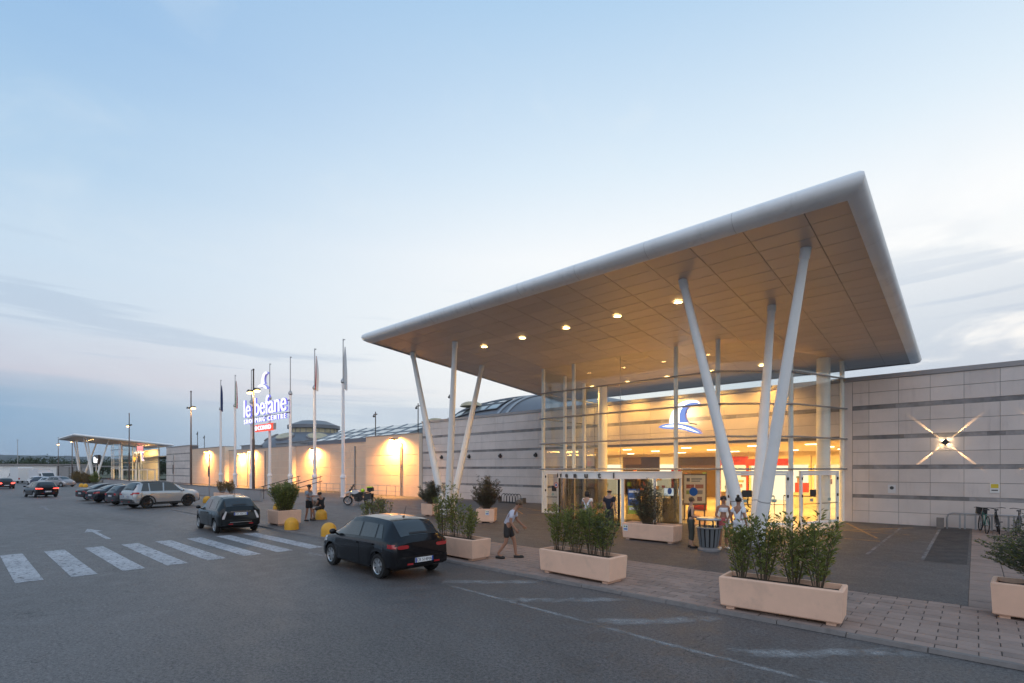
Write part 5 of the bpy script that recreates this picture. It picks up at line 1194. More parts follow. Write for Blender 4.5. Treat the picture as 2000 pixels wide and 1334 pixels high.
def car(label, cat, loc, rz, ctrl, wb, wr, pt, sides, rear, front, tails, rims='alloy', group=None, plate=None, plate_z=.5, track=.74, tail_mat='tail_red', name='parked_car', doors=(), roof=None, cladding=None, extras=None, wtop=.86, arch=.055, lit=False, handles=(), chrome_bar=None, antenna=None, head=True, low_chrome=False):
    c = thing(name, label, cat, loc, rz, group)
    xs = [q[0] for q in ctrl]; N = 110; X = [xs[0] + (xs[-1] - xs[0]) * i / N for i in range(N + 1)]
    def lin(x, k):
        for a, b_ in zip(ctrl, ctrl[1:]):
            if a[0] <= x <= b_[0] + 1e-9: t = (x - a[0]) / (b_[0] - a[0]); return a[k] + (b_[k] - a[k]) * t
        return ctrl[-1][k]
    V = {k: [lin(x, k) for x in X] for k in range(1, 7)}
    for k in V:
        for _ in range(3): a = V[k]; V[k] = [a[0]] + [(a[i - 1] + 2 * a[i] + a[i + 1]) / 4 for i in range(1, N)] + [a[-1]]
    def val(x, k):
        f = min(max((x - X[0]) / (X[-1] - X[0]) * N, 0), N - 1e-6); i = int(f); return V[k][i] + (V[k][i + 1] - V[k][i]) * (f - i)
    ar = wr + arch
    def sec(x, cut=True):
        zt, zb, wb_, wt, wm, z0 = (val(x, k) for k in range(1, 7)); k = min(1, max(0, (zt - zb) / .3))
        p = [(0, z0), (wm * .86, z0), (wm * .975, z0 + .07), (wm, z0 + .5 * (zb - z0)), (wb_ * 1.012, zb - .035), (wb_ * .985, zb), (wt, zt - .02 - .075 * k), (wt * .88, zt - .012 - .02 * k), (wt * .5, zt - .004), (0, zt)]
        if cut:
            for xc in (-wb / 2, wb / 2):
                if abs(x - xc) < ar:
                    za = wr + sqrt(ar * ar - (x - xc) ** 2)
                    p = [(y, max(z, za + .004 * i)) if i < 5 else (y, z) for i, (y, z) in enumerate(p)]
        return p
    def yside(x, z):
        p = sec(x, False)
        for a, b_ in zip(p[1:7], p[2:8]):
            if a[1] <= z <= b_[1] + 1e-9 and b_[1] > a[1]: return a[0] + (b_[0] - a[0]) * (z - a[1]) / (b_[1] - a[1])
        return p[2][0]
    m = MB(); S_ = [sec(x) for x in X]; n = len(S_[0]); nn = 2 * n - 2
    for x, p in zip(X, S_):
        m.v += [(x, y, z) for y, z in p] + [(x, -y, z) for y, z in p[-2:0:-1]]
    for i in range(N):
        for j in range(nn): j2 = (j + 1) % nn; a = i * nn; m.f.append((a + j, a + nn + j, a + nn + j2, a + j2))
    m.f.append(tuple(range(nn))); m.f.append(tuple(N * nn + j for j in reversed(range(nn))))
    body = m.build('body', pt, c, 32, False)
    if roof:   # contrasting roof skin
        g = MB(); xa, xb = roof[1]; q = 14
        for i in range(q + 1):
            x = xa + (xb - xa) * i / q; p = sec(x, False)[6:]; row = [(y * 1.002, z + .006) for y, z in p]; row = row + [(-y, z) for y, z in row[-2::-1]]
            g.v += [(x, y, z) for y, z in row]; L_ = len(row)
        for i in range(q):
            for j in range(L_ - 1): a = i * L_ + j; g.f.append((a, a + L_, a + L_ + 1, a + 1))
        g.build('roof_skin', roof[0], c, 40, False)
    def side_patch(nm, xb0, xb1, xt0, xt1, t0, t1, mt, par, off=.006, s_=1, lo=5, hi=6):
        g = MB(); q, w_ = 10, 4
        for j in range(w_ + 1):
            t = t0 + (t1 - t0) * j / w_; u = j / w_
            for i in range(q + 1):
                x = (xb0 + (xt0 - xb0) * u) + ((xb1 + (xt1 - xb1) * u) - (xb0 + (xt0 - xb0) * u)) * i / q
                p = sec(x, False); a, b_ = p[lo], p[hi]; y = a[0] + (b_[0] - a[0]) * t; z = a[1] + (b_[1] - a[1]) * t
                nl = math.hypot(b_[0] - a[0], b_[1] - a[1]); ny, nz = (b_[1] - a[1]) / nl, -(b_[0] - a[0]) / nl
                g.v.append((x, s_ * (y + ny * off), z + nz * off))
        for j in range(w_):
            for i in range(q): a = j * (q + 1) + i; f = (a, a + 1, a + q + 2, a + q + 1); g.f.append(f if s_ < 0 else f[::-1])
        return g.build(nm, mt, par, 60, False)
    for s_ in (-1, 1):
        for w_ in sides: side_patch('window', *w_, .1, wtop, 'car_glass', c, .007, s_)
        for d_ in doors:
            dd = MB(); xa, xb = d_; zlo = .07; q = 8
            for j in range(7):
                for i in range(q + 1):
                    x = xa + (xb - xa) * i / q; z = val(x, 6) + .09 + (val(x, 2) - .012 - val(x, 6) - .09) * j / 6
                    in_arch = any(math.hypot(x - xc, z - wr) < ar + .02 for xc in (-wb / 2, wb / 2))
                    dd.v.append((x, s_ * (yside(x, z) + (.004 if not in_arch else -.03)), z))
            for j in range(6):
                for i in range(q): a = j * (q + 1) + i; f = (a, a + 1, a + q + 2, a + q + 1); dd.f.append(f if s_ < 0 else f[::-1])
            do = dd.build('door', pt, c, 60, False)
            hx = xa + .16; hz = val(hx, 2) - .11; y = s_ * (yside(hx, hz) + .012); g = MB(); g.box(hx - .09, hx + .09, min(y, y + s_ * .025), max(y, y + s_ * .025), hz - .016, hz + .016); g.build('handle', pt if rims != 'chrome' else 'chrome', do, None, False)
    def top_patch(nm, xa, xb, yf, mt, off=.008, xin=0.):
        g = MB(); q, w_ = 8, 10
        for i in range(q + 1):
            x = xa + (xb - xa) * i / q; p = sec(x, False)[6:]; ym = p[0][0] * yf
            slope = (val(min(x + .02, X[-1]), 1) - val(max(x - .02, X[0]), 1)) / .04; ln = sqrt(1 + slope * slope)
            for j in range(w_ + 1):
                y = -ym + 2 * ym * j / w_; ya = abs(y); z = p[-1][1]
                for a, b_ in zip(p, p[1:]):
                    if b_[0] <= ya <= a[0]: z = a[1] + (b_[1] - a[1]) * (a[0] - ya) / max(a[0] - b_[0], 1e-6)
                g.v.append((x - slope / ln * off, y, z + off / ln))
        for i in range(q):
            for j in range(w_): a = i * (w_ + 1) + j; g.f.append((a, a + w_ + 1, a + w_ + 2, a + 1))
        return g.build(nm, mt, c, 60, False)
    top_patch('rear_window', rear[0], rear[1], .90, 'car_glass'); top_patch('windscreen', front[0], front[1], .93, 'car_glass')
    wm_ = top_patch('rear_wiper', rear[0] + .02, rear[0] + .06, .45, 'trim', .02) if rear[1] - rear[0] < .75 else None
    xr = X[0]
    for s_ in (-1, 1):
        for (kind, a, b_, z0, z1) in tails:
            g = MB()
            if kind == 'side':       # wraps the corner: a..b along x
                q = 6
                for i in range(q + 1):
                    x = a + (b_ - a) * i / q
                    for z in (z0, (z0 + z1) / 2, z1): g.v.append((x, s_ * (yside(x, z) + .012), z))
                for i in range(q):
                    for j in range(2): k_ = i * 3 + j; f = (k_, k_ + 3, k_ + 4, k_ + 1); g.f.append(f if s_ < 0 else f[::-1])
            elif kind == 'poly':     # free outline on the tail, given as (y, z) points
                i0 = len(g.v); n_ = len(a)
                g.v += [(xr - .02 + b_ * (z - a[0][1]), s_ * y, z) for y, z in a] + [(xr + .10 + b_ * (z - a[0][1]), s_ * y, z) for y, z in a]
                g.f += [tuple(range(n_)) if s_ > 0 else tuple(reversed(range(n_)))] + [(i, n_ + i, n_ + (i + 1) % n_, (i + 1) % n_) for i in range(n_)]
            else:                    # on the back face: a..b across, rounded ends
                yc, zc, hy, hz = (a + b_) / 2, (z0 + z1) / 2, (b_ - a) / 2, (z1 - z0) / 2
                pts = [(s_ * (yc + hy * math.copysign(abs(cos(t)) ** .6, cos(t))), zc + hz * math.copysign(abs(sin(t)) ** .6, sin(t))) for t in [2 * pi * i / 20 for i in range(20)]]
                g.v += [(xr - .016, y, z) for y, z in pts] + [(xr + .05, y, z) for y, z in pts]; g.f += [tuple(range(20))] + [(i, 20 + i, 20 + (i + 1) % 20, (i + 1) % 20) for i in range(20)]
            g.build('tail_lamp', tail_mat, c, 40, False)
        if head:
            g = MB(); q = 6; xf = X[-1]
            for i in range(q + 1):
                x = xf - .12 - .42 * i / q; zb = val(x, 2)
                for z in (zb - .15, zb - .07, zb - .015): g.v.append((x, s_ * (yside(x, z) + .01), z))
            for i in range(q):
                for j in range(2): k_ = i * 3 + j; f = (k_, k_ + 3, k_ + 4, k_ + 1); g.f.append(f if s_ > 0 else f[::-1])
            g.build('headlight', 'head_clear', c, 40, False)
        mx = front[1] - .22; mz = val(mx, 2) + .09; y0 = yside(mx, val(mx, 2)); g = MB(); g.blob((mx, s_ * (y0 + .11), mz), (.07, .1, .075), 12, 8); g.tube([(mx + .02, s_ * (y0 - .02), mz - .07), (mx, s_ * (y0 + .07), mz - .03)], .025, 6); g.build('wing_mirror', pt if rims != 'x' else 'trim', c, 60, False)
    # bumper skirts
    for e_, s_ in ((X[0], -1), (X[-1], 1)):
        w_ = val(e_ - s_ * .1, 5); z0 = val(e_, 6) - .02; g = MB()
        pl = [(e_ + s_ * .05, -w_ * .62), (e_ + s_ * .05, w_ * .62), (e_ + s_ * .0, w_ * .93), (e_ - s_ * .16, w_ * 1.005), (e_ - s_ * .16, -w_ * 1.005), (e_ + s_ * .0, -w_ * .93)]
        g.prism(pl if s_ > 0 else pl, z0, z0 + .24); bb = g.build('bumper', cladding or pt, c, 40, False)
        bm = bmesh.new(); bm.from_mesh(bb.data); bmesh.ops.recalc_face_normals(bm, faces=bm.faces[:]); bmesh.ops.bevel(bm, geom=bm.edges[:], offset=.025, segments=2, affect='EDGES'); bm.to_mesh(bb.data); bm.free(); bb.data.polygons.foreach_set('use_smooth', [True] * len(bb.data.polygons)); bb.data.set_sharp_from_angle(angle=radians(40))
        if s_ < 0:
            for q in (-1, 1): g = MB(); g.box(e_ - .058, e_ - .04, min(q * w_ * .38, q * w_ * .58), max(q * w_ * .38, q * w_ * .58), z0 + .05, z0 + .09); g.build('reflector', 'tail_red', bb, None, False)
    if cladding:
        for xc in (-wb / 2, wb / 2):
            for s_ in (-1, 1):
                g = MB(); q = 16
                for i in range(q + 1):
                    t = -.25 + (pi + .5) * i / q
                    for rr_ in (ar - .005, ar + .075): x = xc + rr_ * cos(t); z = wr + rr_ * sin(t); z = max(z, .24); g.v.append((x, s_ * (yside(min(max(x, X[0]), X[-1]), max(z, .3)) + .012), z))
                for i in range(q): k_ = 2 * i; f = (k_, k_ + 1, k_ + 3, k_ + 2); g.f.append(f if s_ > 0 else f[::-1])
                g.build('arch_trim', cladding, c, 60, False)
        for s_ in (-1, 1):
            g = MB(); w_ = val(0, 5); x0, x1 = -wb / 2 + ar, wb / 2 - ar; g.box(x0, x1, min(s_ * (w_ - .1), s_ * (w_ + .015)), max(s_ * (w_ - .1), s_ * (w_ + .015)), val(0, 6) - .02, val(0, 6) + .14); g.build('sill_trim', cladding, c, None, False)
    tyre, back, spoke = wheel_parts(wr, rims)
    for xc in (-wb / 2, wb / 2):
        for s_ in (-1, 1):
            wh = place(tyre, 'wheel', (xc, s_ * track, wr), c, (0, 0, 0 if s_ > 0 else pi)); place(back, 'rim_barrel', (0, 0, 0), wh); place(spoke, 'rim', (0, 0, 0), wh)
    g = MB(); g.box(-wb / 2 - .3, wb / 2 + .3, -track + .14, track - .14, wr * .62, wr * .62 + .25); g.build('underbody', 'trim', c, None, False)
    if plate:
        xq = xr - (.062 if plate_z < .62 else .02); g = MB(); g.box(xq - .012, xq, -.26, .26, plate_z - .056, plate_z + .056); pl = g.build('number_plate', 'plate', c, None, False)
        for q in (-1, 1): g = MB(); g.box(xq - .0145, xq - .0125, min(q * .22, q * .259), max(q * .22, q * .259), plate_z - .055, plate_z + .055); g.build('plate_band', 'plate_blue', pl, None, False)
        text('plate_text', plate, .105, 'black', pl, (xq - .0135, 0, plate_z - .037), (pi / 2, 0, -pi / 2), .001, .92)
    if chrome_bar: g = MB(); g.box(xr - .03, xr - .005, -chrome_bar[0], chrome_bar[0], chrome_bar[1], chrome_bar[1] + .025); g.build('chrome_strip', 'chrome', c, None, False)
    if low_chrome: g = MB(); g.box(xr - .075, xr - .055, -.42, .42, .45, .475); g.build('chrome_strip', 'chrome', c, None, False)
    if antenna: g = MB(); x = antenna; z = val(x, 1); g.tube([(x, 0, z - .01), (x - .12, 0, z + .28)], .006, 5); g.blob((x, 0, z), (.05, .03, .03), 8, 5); g.build('antenna', 'black', c, None, False)
    return c
IB = [(-1.93, .90, .84, .70, .52, .73, .34), (-1.88, .985, .88, .78, .58, .80, .29), (-1.80, 1.04, .91, .80, .60, .82, .26), (-1.62, 1.24, .93, .815, .60, .84, .24), (-1.46, 1.385, .935, .82, .59, .848, .22), (-1.2, 1.425, .93, .825, .585, .85, .20), (-.7, 1.45, .92, .83, .585, .85, .19), (-.1, 1.455, .905, .83, .59, .85, .19), (.35, 1.41, .89, .825, .60, .85, .19), (.7, 1.25, .885, .82, .62, .85, .19), (1.1, 1.03, .875, .81, .66, .845, .19), (1.3, .955, .855, .80, .66, .84, .19), (1.65, .87, .79, .77, .60, .82, .2), (1.88, .73, .68, .68, .48, .75, .24), (2.0, .60, .56, .56, .36, .62, .3)]
HATCH_SIDE = [(-.30, .95, -.22, .42), (-1.05, -.38, -.95, -.30), (-1.38, -1.12, -1.18, -1.02)]
blk = paint('deep_black', (.007, .007, .009), 0, .2)
car('black five-door hatchback nearest the camera, parked along the kerb', 'car', (-11.87, 7.77, 0), radians(180 - 2.5), IB, 2.46, .30, blk, HATCH_SIDE, (-1.80, -1.44), (.40, 1.14),
    [('back', .40, .71, .755, .845), ('side', -1.92, -1.68, .775, .87)], 'alloy', None, 'CR 514MA', .47, .735, doors=((-.36, .92), (-1.12, -.375)), antenna=-1.1, name='black_hatchback')
LY = [(-1.84, .92, .86, .70, .50, .74, .34), (-1.79, 1.02, .91, .77, .56, .79, .29), (-1.72, 1.10, .94, .79, .58, .81, .26), (-1.6, 1.27, .95, .80, .58, .83, .24), (-1.48, 1.42, .95, .805, .57, .835, .22), (-1.1, 1.50, .94, .81, .57, .84, .2), (-.3, 1.53, .92, .81, .58, .84, .2), (.25, 1.49, .91, .81, .60, .84, .2), (.65, 1.31, .90, .80, .62, .84, .2), (1.05, 1.06, .89, .79, .64, .83, .2), (1.25, .98, .87, .78, .64, .82, .2), (1.6, .88, .80, .74, .58, .79, .22), (1.85, .70, .66, .62, .44, .68, .28), (1.93, .60, .57, .52, .34, .58, .32)]
car('small black three-door hatchback beside the square planter', 'car', (-24.37, 8.1, 0), radians(180 - 2.5), LY, 2.39, .29, paint('black_green', (.010, .012, .013), 0, .22), [(-.35, .88, -.28, .36), (-1.25, -.43, -1.1, -.35)], (-1.72, -1.46), (.32, 1.08),
    [('poly', [(.52, .90), (.57, .92), (.68, .70), (.70, .60), (.62, .60)], .05, 0, 0)], 'alloy', None, 'CX 355TX', .80, .72, 'tail_clear', low_chrome=True, doors=((-.41, .86),), chrome_bar=(.38, .88), antenna=-1.0, name='black_hatchback')
SUV = [(-2.25, 1.02, .96, .78, .62, .80, .42), (-2.20, 1.12, 1.0, .84, .66, .86, .36), (-2.08, 1.28, 1.04, .87, .66, .895, .32), (-1.9, 1.52, 1.06, .88, .645, .905, .30), (-1.72, 1.64, 1.06, .885, .64, .91, .28), (-1.0, 1.68, 1.05, .89, .64, .92, .27), (-.1, 1.69, 1.04, .89, .65, .92, .27), (.35, 1.65, 1.03, .89, .66, .92, .27), (.75, 1.47, 1.03, .885, .68, .92, .27), (1.15, 1.22, 1.03, .88, .72, .915, .27), (1.4, 1.16, 1.03, .88, .76, .915, .27), (1.9, 1.11, .99, .86, .72, .90, .3), (2.18, 1.02, .92, .80, .62, .85, .34), (2.3, .86, .80, .68, .5, .74, .4)]
SUV = [(x * .97, a * 1.07, b_ * 1.05, c_, d_, e_, f_) for x, a, b_, c_, d_, e_, f_ in SUV]
car('silver sport utility car with black roof, nose toward the low wall', 'car', (-42.27, 9.82, 0), radians(105.5), SUV, 2.66, .385, paint('silver', (.46, .47, .48), .55, .3), [(-.28, 1.0, -.18, .50), (-1.15, -.36, -1.12, -.27), (-1.72, -1.22, -1.50, -1.19)], (-2.10, -1.74), (.42, 1.2),
    [('side', -2.2, -1.84, .98, 1.10), ('back', .52, .8, .92, 1.0)], 'alloy_dark', 'cars parked nose to the low wall', 'GA 210KL', .82, .80, doors=((-.34, .95), (-1.2, -.355)), roof=('trim', (-2.08, .5)), cladding='trim', name='silver_suv', wtop=.99)
H2 = [(x * 1.02, a * 1.03, b_ * 1.03, c_, d_, e_, f_) for x, a, b_, c_, d_, e_, f_ in IB]
car('dark grey hatchback hidden behind the silver sport utility car', 'car', (-46.9, 9.55, 0), radians(105), H2, 2.52, .31, paint('dark_grey', (.05, .052, .058), .4, .3), [(a * 1.02, b_ * 1.02, c_ * 1.02, d_ * 1.02) for a, b_, c_, d_ in HATCH_SIDE], (-1.82, -1.46), (.41, 1.16), [('back', .50, .72, .74, .9)], 'alloy', 'cars parked nose to the low wall', 'FT 663CB', .7, .74, name='grey_hatchback')
SED = [(-2.3, .86, .80, .72, .60, .78, .36), (-2.24, .97, .88, .82, .66, .86, .3), (-2.1, 1.02, .92, .85, .68, .885, .27), (-1.75, 1.05, .94, .87, .68, .9, .25), (-1.55, 1.09, .94, .87, .66, .905, .23), (-1.2, 1.27, .94, .87, .62, .91, .22), (-.85, 1.40, .935, .87, .61, .915, .21), (-.3, 1.455, .925, .87, .60, .915, .2), (.2, 1.43, .915, .87, .61, .915, .2), (.6, 1.29, .91, .865, .63, .91, .2), (1.05, 1.03, .90, .86, .70, .905, .2), (1.25, .97, .88, .85, .70, .9, .2), (1.9, .87, .79, .80, .62, .86, .22), (2.2, .72, .67, .7, .5, .76, .26), (2.35, .56, .53, .54, .36, .6, .32)]
SEDW = [(-.25, .95, -.18, .35), (-1.05, -.33, -.85, -.26), (-1.35, -1.12, -1.02, -.92)]
car('dark blue sedan with bright multi-spoke wheels', 'car', (-51.33, 9.35, 0), radians(105), SED, 2.83, .33, paint('midnight', (.012, .015, .022), .2, .25), SEDW, (-1.6, -.9), (.24, 1.05), [('side', -2.3, -2.05, .78, .90), ('back', .46, .74, .74, .84)], 'chrome', 'cars parked nose to the low wall', 'DK 402VR', .62, .78, doors=((-.3, .95), (-1.1, -.32)), name='dark_sedan')
car('black sedan at the far end of the nose-in row', 'car', (-56.0, 9.3, 0), radians(105), [(x * .98, a * .98, b_ * .98, c_, d_, e_, f_) for x, a, b_, c_, d_, e_, f_ in SED], 2.78, .32, paint('black_two', (.01, .01, .012), 0, .3), SEDW, (-1.58, -.88), (.24, 1.03), [('back', .46, .74, .72, .84)], 'alloy', 'cars parked nose to the low wall', 'EB 118WX', .62, .78, name='black_sedan')
VAN = [(x * 1.05, .0 + a * 1.10, b_ * 1.06, c_, d_ * 1.02, e_, f_) for x, a, b_, c_, d_, e_, f_ in IB]
car('silver minivan seen side-on by the far yellow domes', 'car', (-101.5, 10.8, 0), radians(28), VAN, 2.6, .32, paint('taupe', (.34, .31, .31), .5, .35), [(a * 1.05, b_ * 1.05, c_ * 1.05, d_ * 1.05) for a, b_, c_, d_ in HATCH_SIDE], (-1.88, -1.52), (.42, 1.2), [('side', -2., -1.85, .8, 1.0)], 'alloy', 'distant parked cars', None, doors=((-.36, .92), (-1.12, -.375)), name='silver_minivan')
for k, (x, y, rz, col, lb) in enumerate(((-109.5, 9.8, 32, (.04, .05, .09), 'dark blue hatchback left of the silver minivan'), (-106.0, 10.4, 30, (.45, .48, .52), 'pale hatchback tight behind the silver minivan'), (-118.0, 9.6, 200, (.70, .70, .70), 'white hatchback at the far left, nose to the camera'))):
    car(lb, 'car', (x, y, 0), radians(rz), IB, 2.46, .30, paint('far_%d' % k, col, .2, .35), HATCH_SIDE, (-1.80, -1.44), (.40, 1.14), [('back', .50, .72, .72, .85)], 'alloy', 'distant parked cars', None)
car('red-lit hatchback with glowing tail lamps at the left picture edge', 'car', (-97.0, 4.6, 0), radians(180 + 4), IB, 2.46, .30, paint('far_dark', (.03, .03, .034), .1, .3), HATCH_SIDE, (-1.80, -1.44), (.40, 1.14), [('back', .42, .74, .68, .82), ('side', -1.93, -1.7, .74, .88)], 'alloy', 'cars driving off', 'ZA 771PD', .47, tail_mat='tail_lit', name='driving_car')
car('black car with glowing red tail lamps driving away on the left', 'car', (-66.0, 5.6, 0), radians(180 + 10), H2, 2.52, .31, paint('driving_black', (.012, .012, .014), 0, .3), HATCH_SIDE, (-1.82, -1.46), (.41, 1.16), [('back', .36, .74, .80, .86), ('side', -1.95, -1.75, .80, .87)], 'alloy', 'cars driving off', 'BW 320NH', .55, tail_mat='tail_lit', name='driving_car')
# ================================================================ people
def skin_mesh(verts, edges, radii, root=0, sub=1, mtl=None):
    me = bpy.data.meshes.new('sk'); me.from_pydata(verts, edges, []); o = bpy.data.objects.new('sk', me); C.objects.link(o)
    sm = o.modifiers.new('Skin', 'SKIN'); sm.use_smooth_shade = True
    for i, r_ in enumerate(radii):
        d = me.skin_vertices[0].data[i]; d.radius = r_ if isinstance(r_, tuple) else (r_, r_); d.use_root = (i == root)
    su = o.modifiers.new('Sub', 'SUBSURF'); su.levels = sub; su.render_levels = sub
    ev = bpy.data.meshes.new_from_object(o.evaluated_get(bpy.context.evaluated_depsgraph_get())); bpy.data.objects.remove(o); bpy.data.meshes.remove(me)
    ev.materials.clear()
    if mtl is not None: ev.materials.append(M[mtl])
    return ev
STAND = dict(pel=(0, 0, .95), sp=(.0, 0, 1.14), ch=(.01, 0, 1.36), nk=(0, 0, 1.50), h0=(.015, 0, 1.57), h1=(.03, 0, 1.655), h2=(.005, 0, 1.71),
             shL=(0, .175, 1.41), elL=(-.03, .23, 1.13), wrL=(.06, .24, .90), shR=(0, -.175, 1.41), elR=(-.03, -.23, 1.13), wrR=(.06, -.24, .90),
             hiL=(0, .09, .90), knL=(.03, .10, .49), anL=(-.01, .10, .09), toL=(.15, .12, .035), hiR=(0, -.09, .90), knR=(.03, -.10, .49), anR=(-.01, -.10, .09), toR=(.15, -.12, .035))
RAD = dict(pel=(.135, .115), sp=(.125, .10), ch=(.145, .11), nk=.052, h0=.066, h1=(.085, .09), h2=.055, shL=.062, shR=.062, elL=.043, elR=.043, wrL=.03, wrR=.03, hiL=.092, hiR=.092, knL=.058, knR=.058, anL=.038, anR=.038, toL=.032, toR=.032)
EDG = [('pel', 'sp'), ('sp', 'ch'), ('ch', 'nk'), ('nk', 'h0'), ('h0', 'h1'), ('h1', 'h2')] + [(a + s, b + s) for s in 'LR' for a, b in (('sh', 'el'), ('el', 'wr'), ('hi', 'kn'), ('kn', 'an'), ('an', 'to'))] + [('ch', 'shL'), ('ch', 'shR'), ('pel', 'hiL'), ('pel', 'hiR')]
def person(label, loc, rz, pose, sc, skin, hair, hair_kind, shirt, sleeves, legs, leg_len, shoe, female=False, extra=None):
    p = thing('person', label, 'person', loc, rz); J = dict(STAND); J.update({k: v for k, v in pose.items() if k != 'face'}); rad = dict(RAD)
    if female: rad.update(sp=(.105, .085), ch=(.125, .10), shL=.052, shR=.052, pel=(.145, .12)); J['shL'] = (J['shL'][0], J['shL'][1] * .92, J['shL'][2]); J['shR'] = (J['shR'][0], J['shR'][1] * .92, J['shR'][2])
    names = list(J); idx = {n: i for i, n in enumerate(names)}; vs_ = [tuple(q * sc for q in J[n]) for n in names]
    body = skin_mesh(vs_, [(idx[a], idx[b]) for a, b in EDG], [tuple(q * sc for q in rad[n]) if isinstance(rad[n], tuple) else rad[n] * sc for n in names], idx['pel'], 2, skin)
    # hands: palm and five fingers grown from the wrist, joined into the body mesh
    hb = MB(); V_ = lambda n: Vector(J[n]) * sc
    for s in 'LR':
        w_, e_ = V_('wr' + s), V_('el' + s); d = (w_ - e_).normalized(); side = d.cross(Vector((0, 1 if s == 'L' else -1, .2))).normalized(); nr = d.cross(side).normalized(); pc = w_ + d * .05 * sc
        hb.tube([w_ - d * .02, w_ + d * .03 * sc, w_ + d * .085 * sc], [.026 * sc, .036 * sc, .034 * sc], 8)
        for k, (o_, L) in enumerate(((-.028, .062), (-.010, .075), (.010, .07), (.026, .055))):
            b0 = w_ + d * .08 * sc + side * o_ * sc; b1 = b0 + (d + nr * .25).normalized() * L * .55 * sc; b2 = b1 + (d * .8 + nr * .7).normalized() * L * .45 * sc; hb.tube([b0, b1, b2], [.0095 * sc, .009 * sc, .007 * sc], 5)
        t0 = w_ + d * .035 * sc - side * .03 * sc; hb.tube([t0, t0 - side * .03 * sc + d * .02 * sc, t0 - side * .035 * sc + d * .05 * sc], [.012 * sc, .011 * sc, .008 * sc], 5)
    hc = V_('h1'); up = (V_('h2') - V_('h0')).normalized(); fw = Vector((1, 0, 0)); fw = (fw - up * fw.dot(up)).normalized()
    if pose.get('face'): fw = Vector(pose['face']).normalized(); fw = (fw - up * fw.dot(up)).normalized()
    lt = up.cross(fw)
    hb.tube([hc + fw * .075 * sc + up * .015 * sc, hc + fw * .105 * sc - up * .015 * sc, hc + fw * .08 * sc - up * .025 * sc], [.008, .014, .012], 5)
    for q in (-1, 1): c_ = hc + lt * q * .085 * sc - fw * .005 - up * .01; hb.tube([c_ - up * .03 * sc, c_ + lt * q * .012, c_ + up * .03 * sc], [.008, .014, .008], 5)
    bm = bmesh.new(); bm.from_mesh(body); tmp = hb.mesh('h', skin, 80); bm.from_mesh(tmp); bm.to_mesh(body); bm.free(); bpy.data.meshes.remove(tmp)
    body.polygons.foreach_set('use_smooth', [True] * len(body.polygons)); place(body, 'body', (0, 0, 0), p)
    g = MB()
    for q in (-1, 1): g.blob(hc + fw * .082 * sc + lt * q * .032 * sc + up * .012 * sc, .011 * sc, 6, 4)
    g.build('eyes', 'hair_dark', p, None, False)
    g = MB(); g.blob(hc + fw * .084 * sc - up * .05 * sc, (.008 * sc, .022 * sc, .006 * sc), 8, 4); g.build('mouth', 'cloth_red', p, None, False)
    # clothes
    def garment(nm, ns, es, grow, mtl, extra_pts=None):
        pts = [tuple(q * sc for q in (extra_pts[n] if extra_pts and n in extra_pts else J[n])) for n in ns]; rr_ = []
        for n in ns:
            r0 = rad.get(n, .05); r0 = extra_r.get(n, r0); rr_.append(tuple((q + grow) * sc for q in r0) if isinstance(r0, tuple) else (r0 + grow) * sc)
        place(skin_mesh(pts, [(ns.index(a), ns.index(b)) for a, b in es], rr_, 0, 2, mtl), nm, (0, 0, 0), p)
    lerp = lambda a, b, t: tuple(J[a][i] + (J[b][i] - J[a][i]) * t for i in range(3)); extra_r = {}
    if shirt:
        ex = {'sp0': lerp('pel', 'sp', .02)}; ns = ['sp', 'sp0', 'ch', 'shL', 'shR']; es = [('sp', 'sp0'), ('sp', 'ch'), ('ch', 'shL'), ('ch', 'shR')]; extra_r['sp0'] = (.148, .128)
        if sleeves > 0:
            for s in 'LR': ex['m' + s] = lerp('sh' + s, 'el' + s, sleeves); ns.append('m' + s); es.append(('sh' + s, 'm' + s)); extra_r['m' + s] = .058
        garment('shirt', ns, es, .016, shirt, ex)
    if legs:
        ex = {}; ns = ['pel', 'hiL', 'hiR', 'w']; es = [('pel', 'hiL'), ('pel', 'hiR'), ('pel', 'w')]; ex['w'] = lerp('pel', 'sp', .5); extra_r['w'] = (.13, .11)
        for s in 'LR':
            ex['k' + s] = lerp('hi' + s, 'kn' + s, min(1, leg_len)); extra_r['k' + s] = .078 if leg_len < 1 else .062; ns.append('k' + s); es.append(('hi' + s, 'k' + s))
            if leg_len > 1: ex['a' + s] = lerp('kn' + s, 'an' + s, leg_len - 1); extra_r['a' + s] = .05; ns.append('a' + s); es.append(('k' + s, 'a' + s))
        garment('trousers' if leg_len > 1 else 'shorts', ns, es, .014, legs, ex)
    for s in 'LR':
        a, t = V_('an' + s), V_('to' + s); d = (t - a); d.z = 0; d.normalize(); g = MB(); c0 = a + d * .06 * sc; n_ = Vector((-d.y, d.x, 0))
        zb = min(a.z, t.z) - .033 * sc
        pts = [a - d * .06 * sc, a + d * .03 * sc, t + d * .02 * sc, t + d * .07 * sc]
        g.tube([Vector((q.x, q.y, zb + h * sc)) for q, h in zip(pts, (.035, .04, .032, .022))], [.036 * sc, .046 * sc, .046 * sc, .022 * sc], 8); g.build('shoe', shoe, p, 60, False)
    # hair
    g = MB()
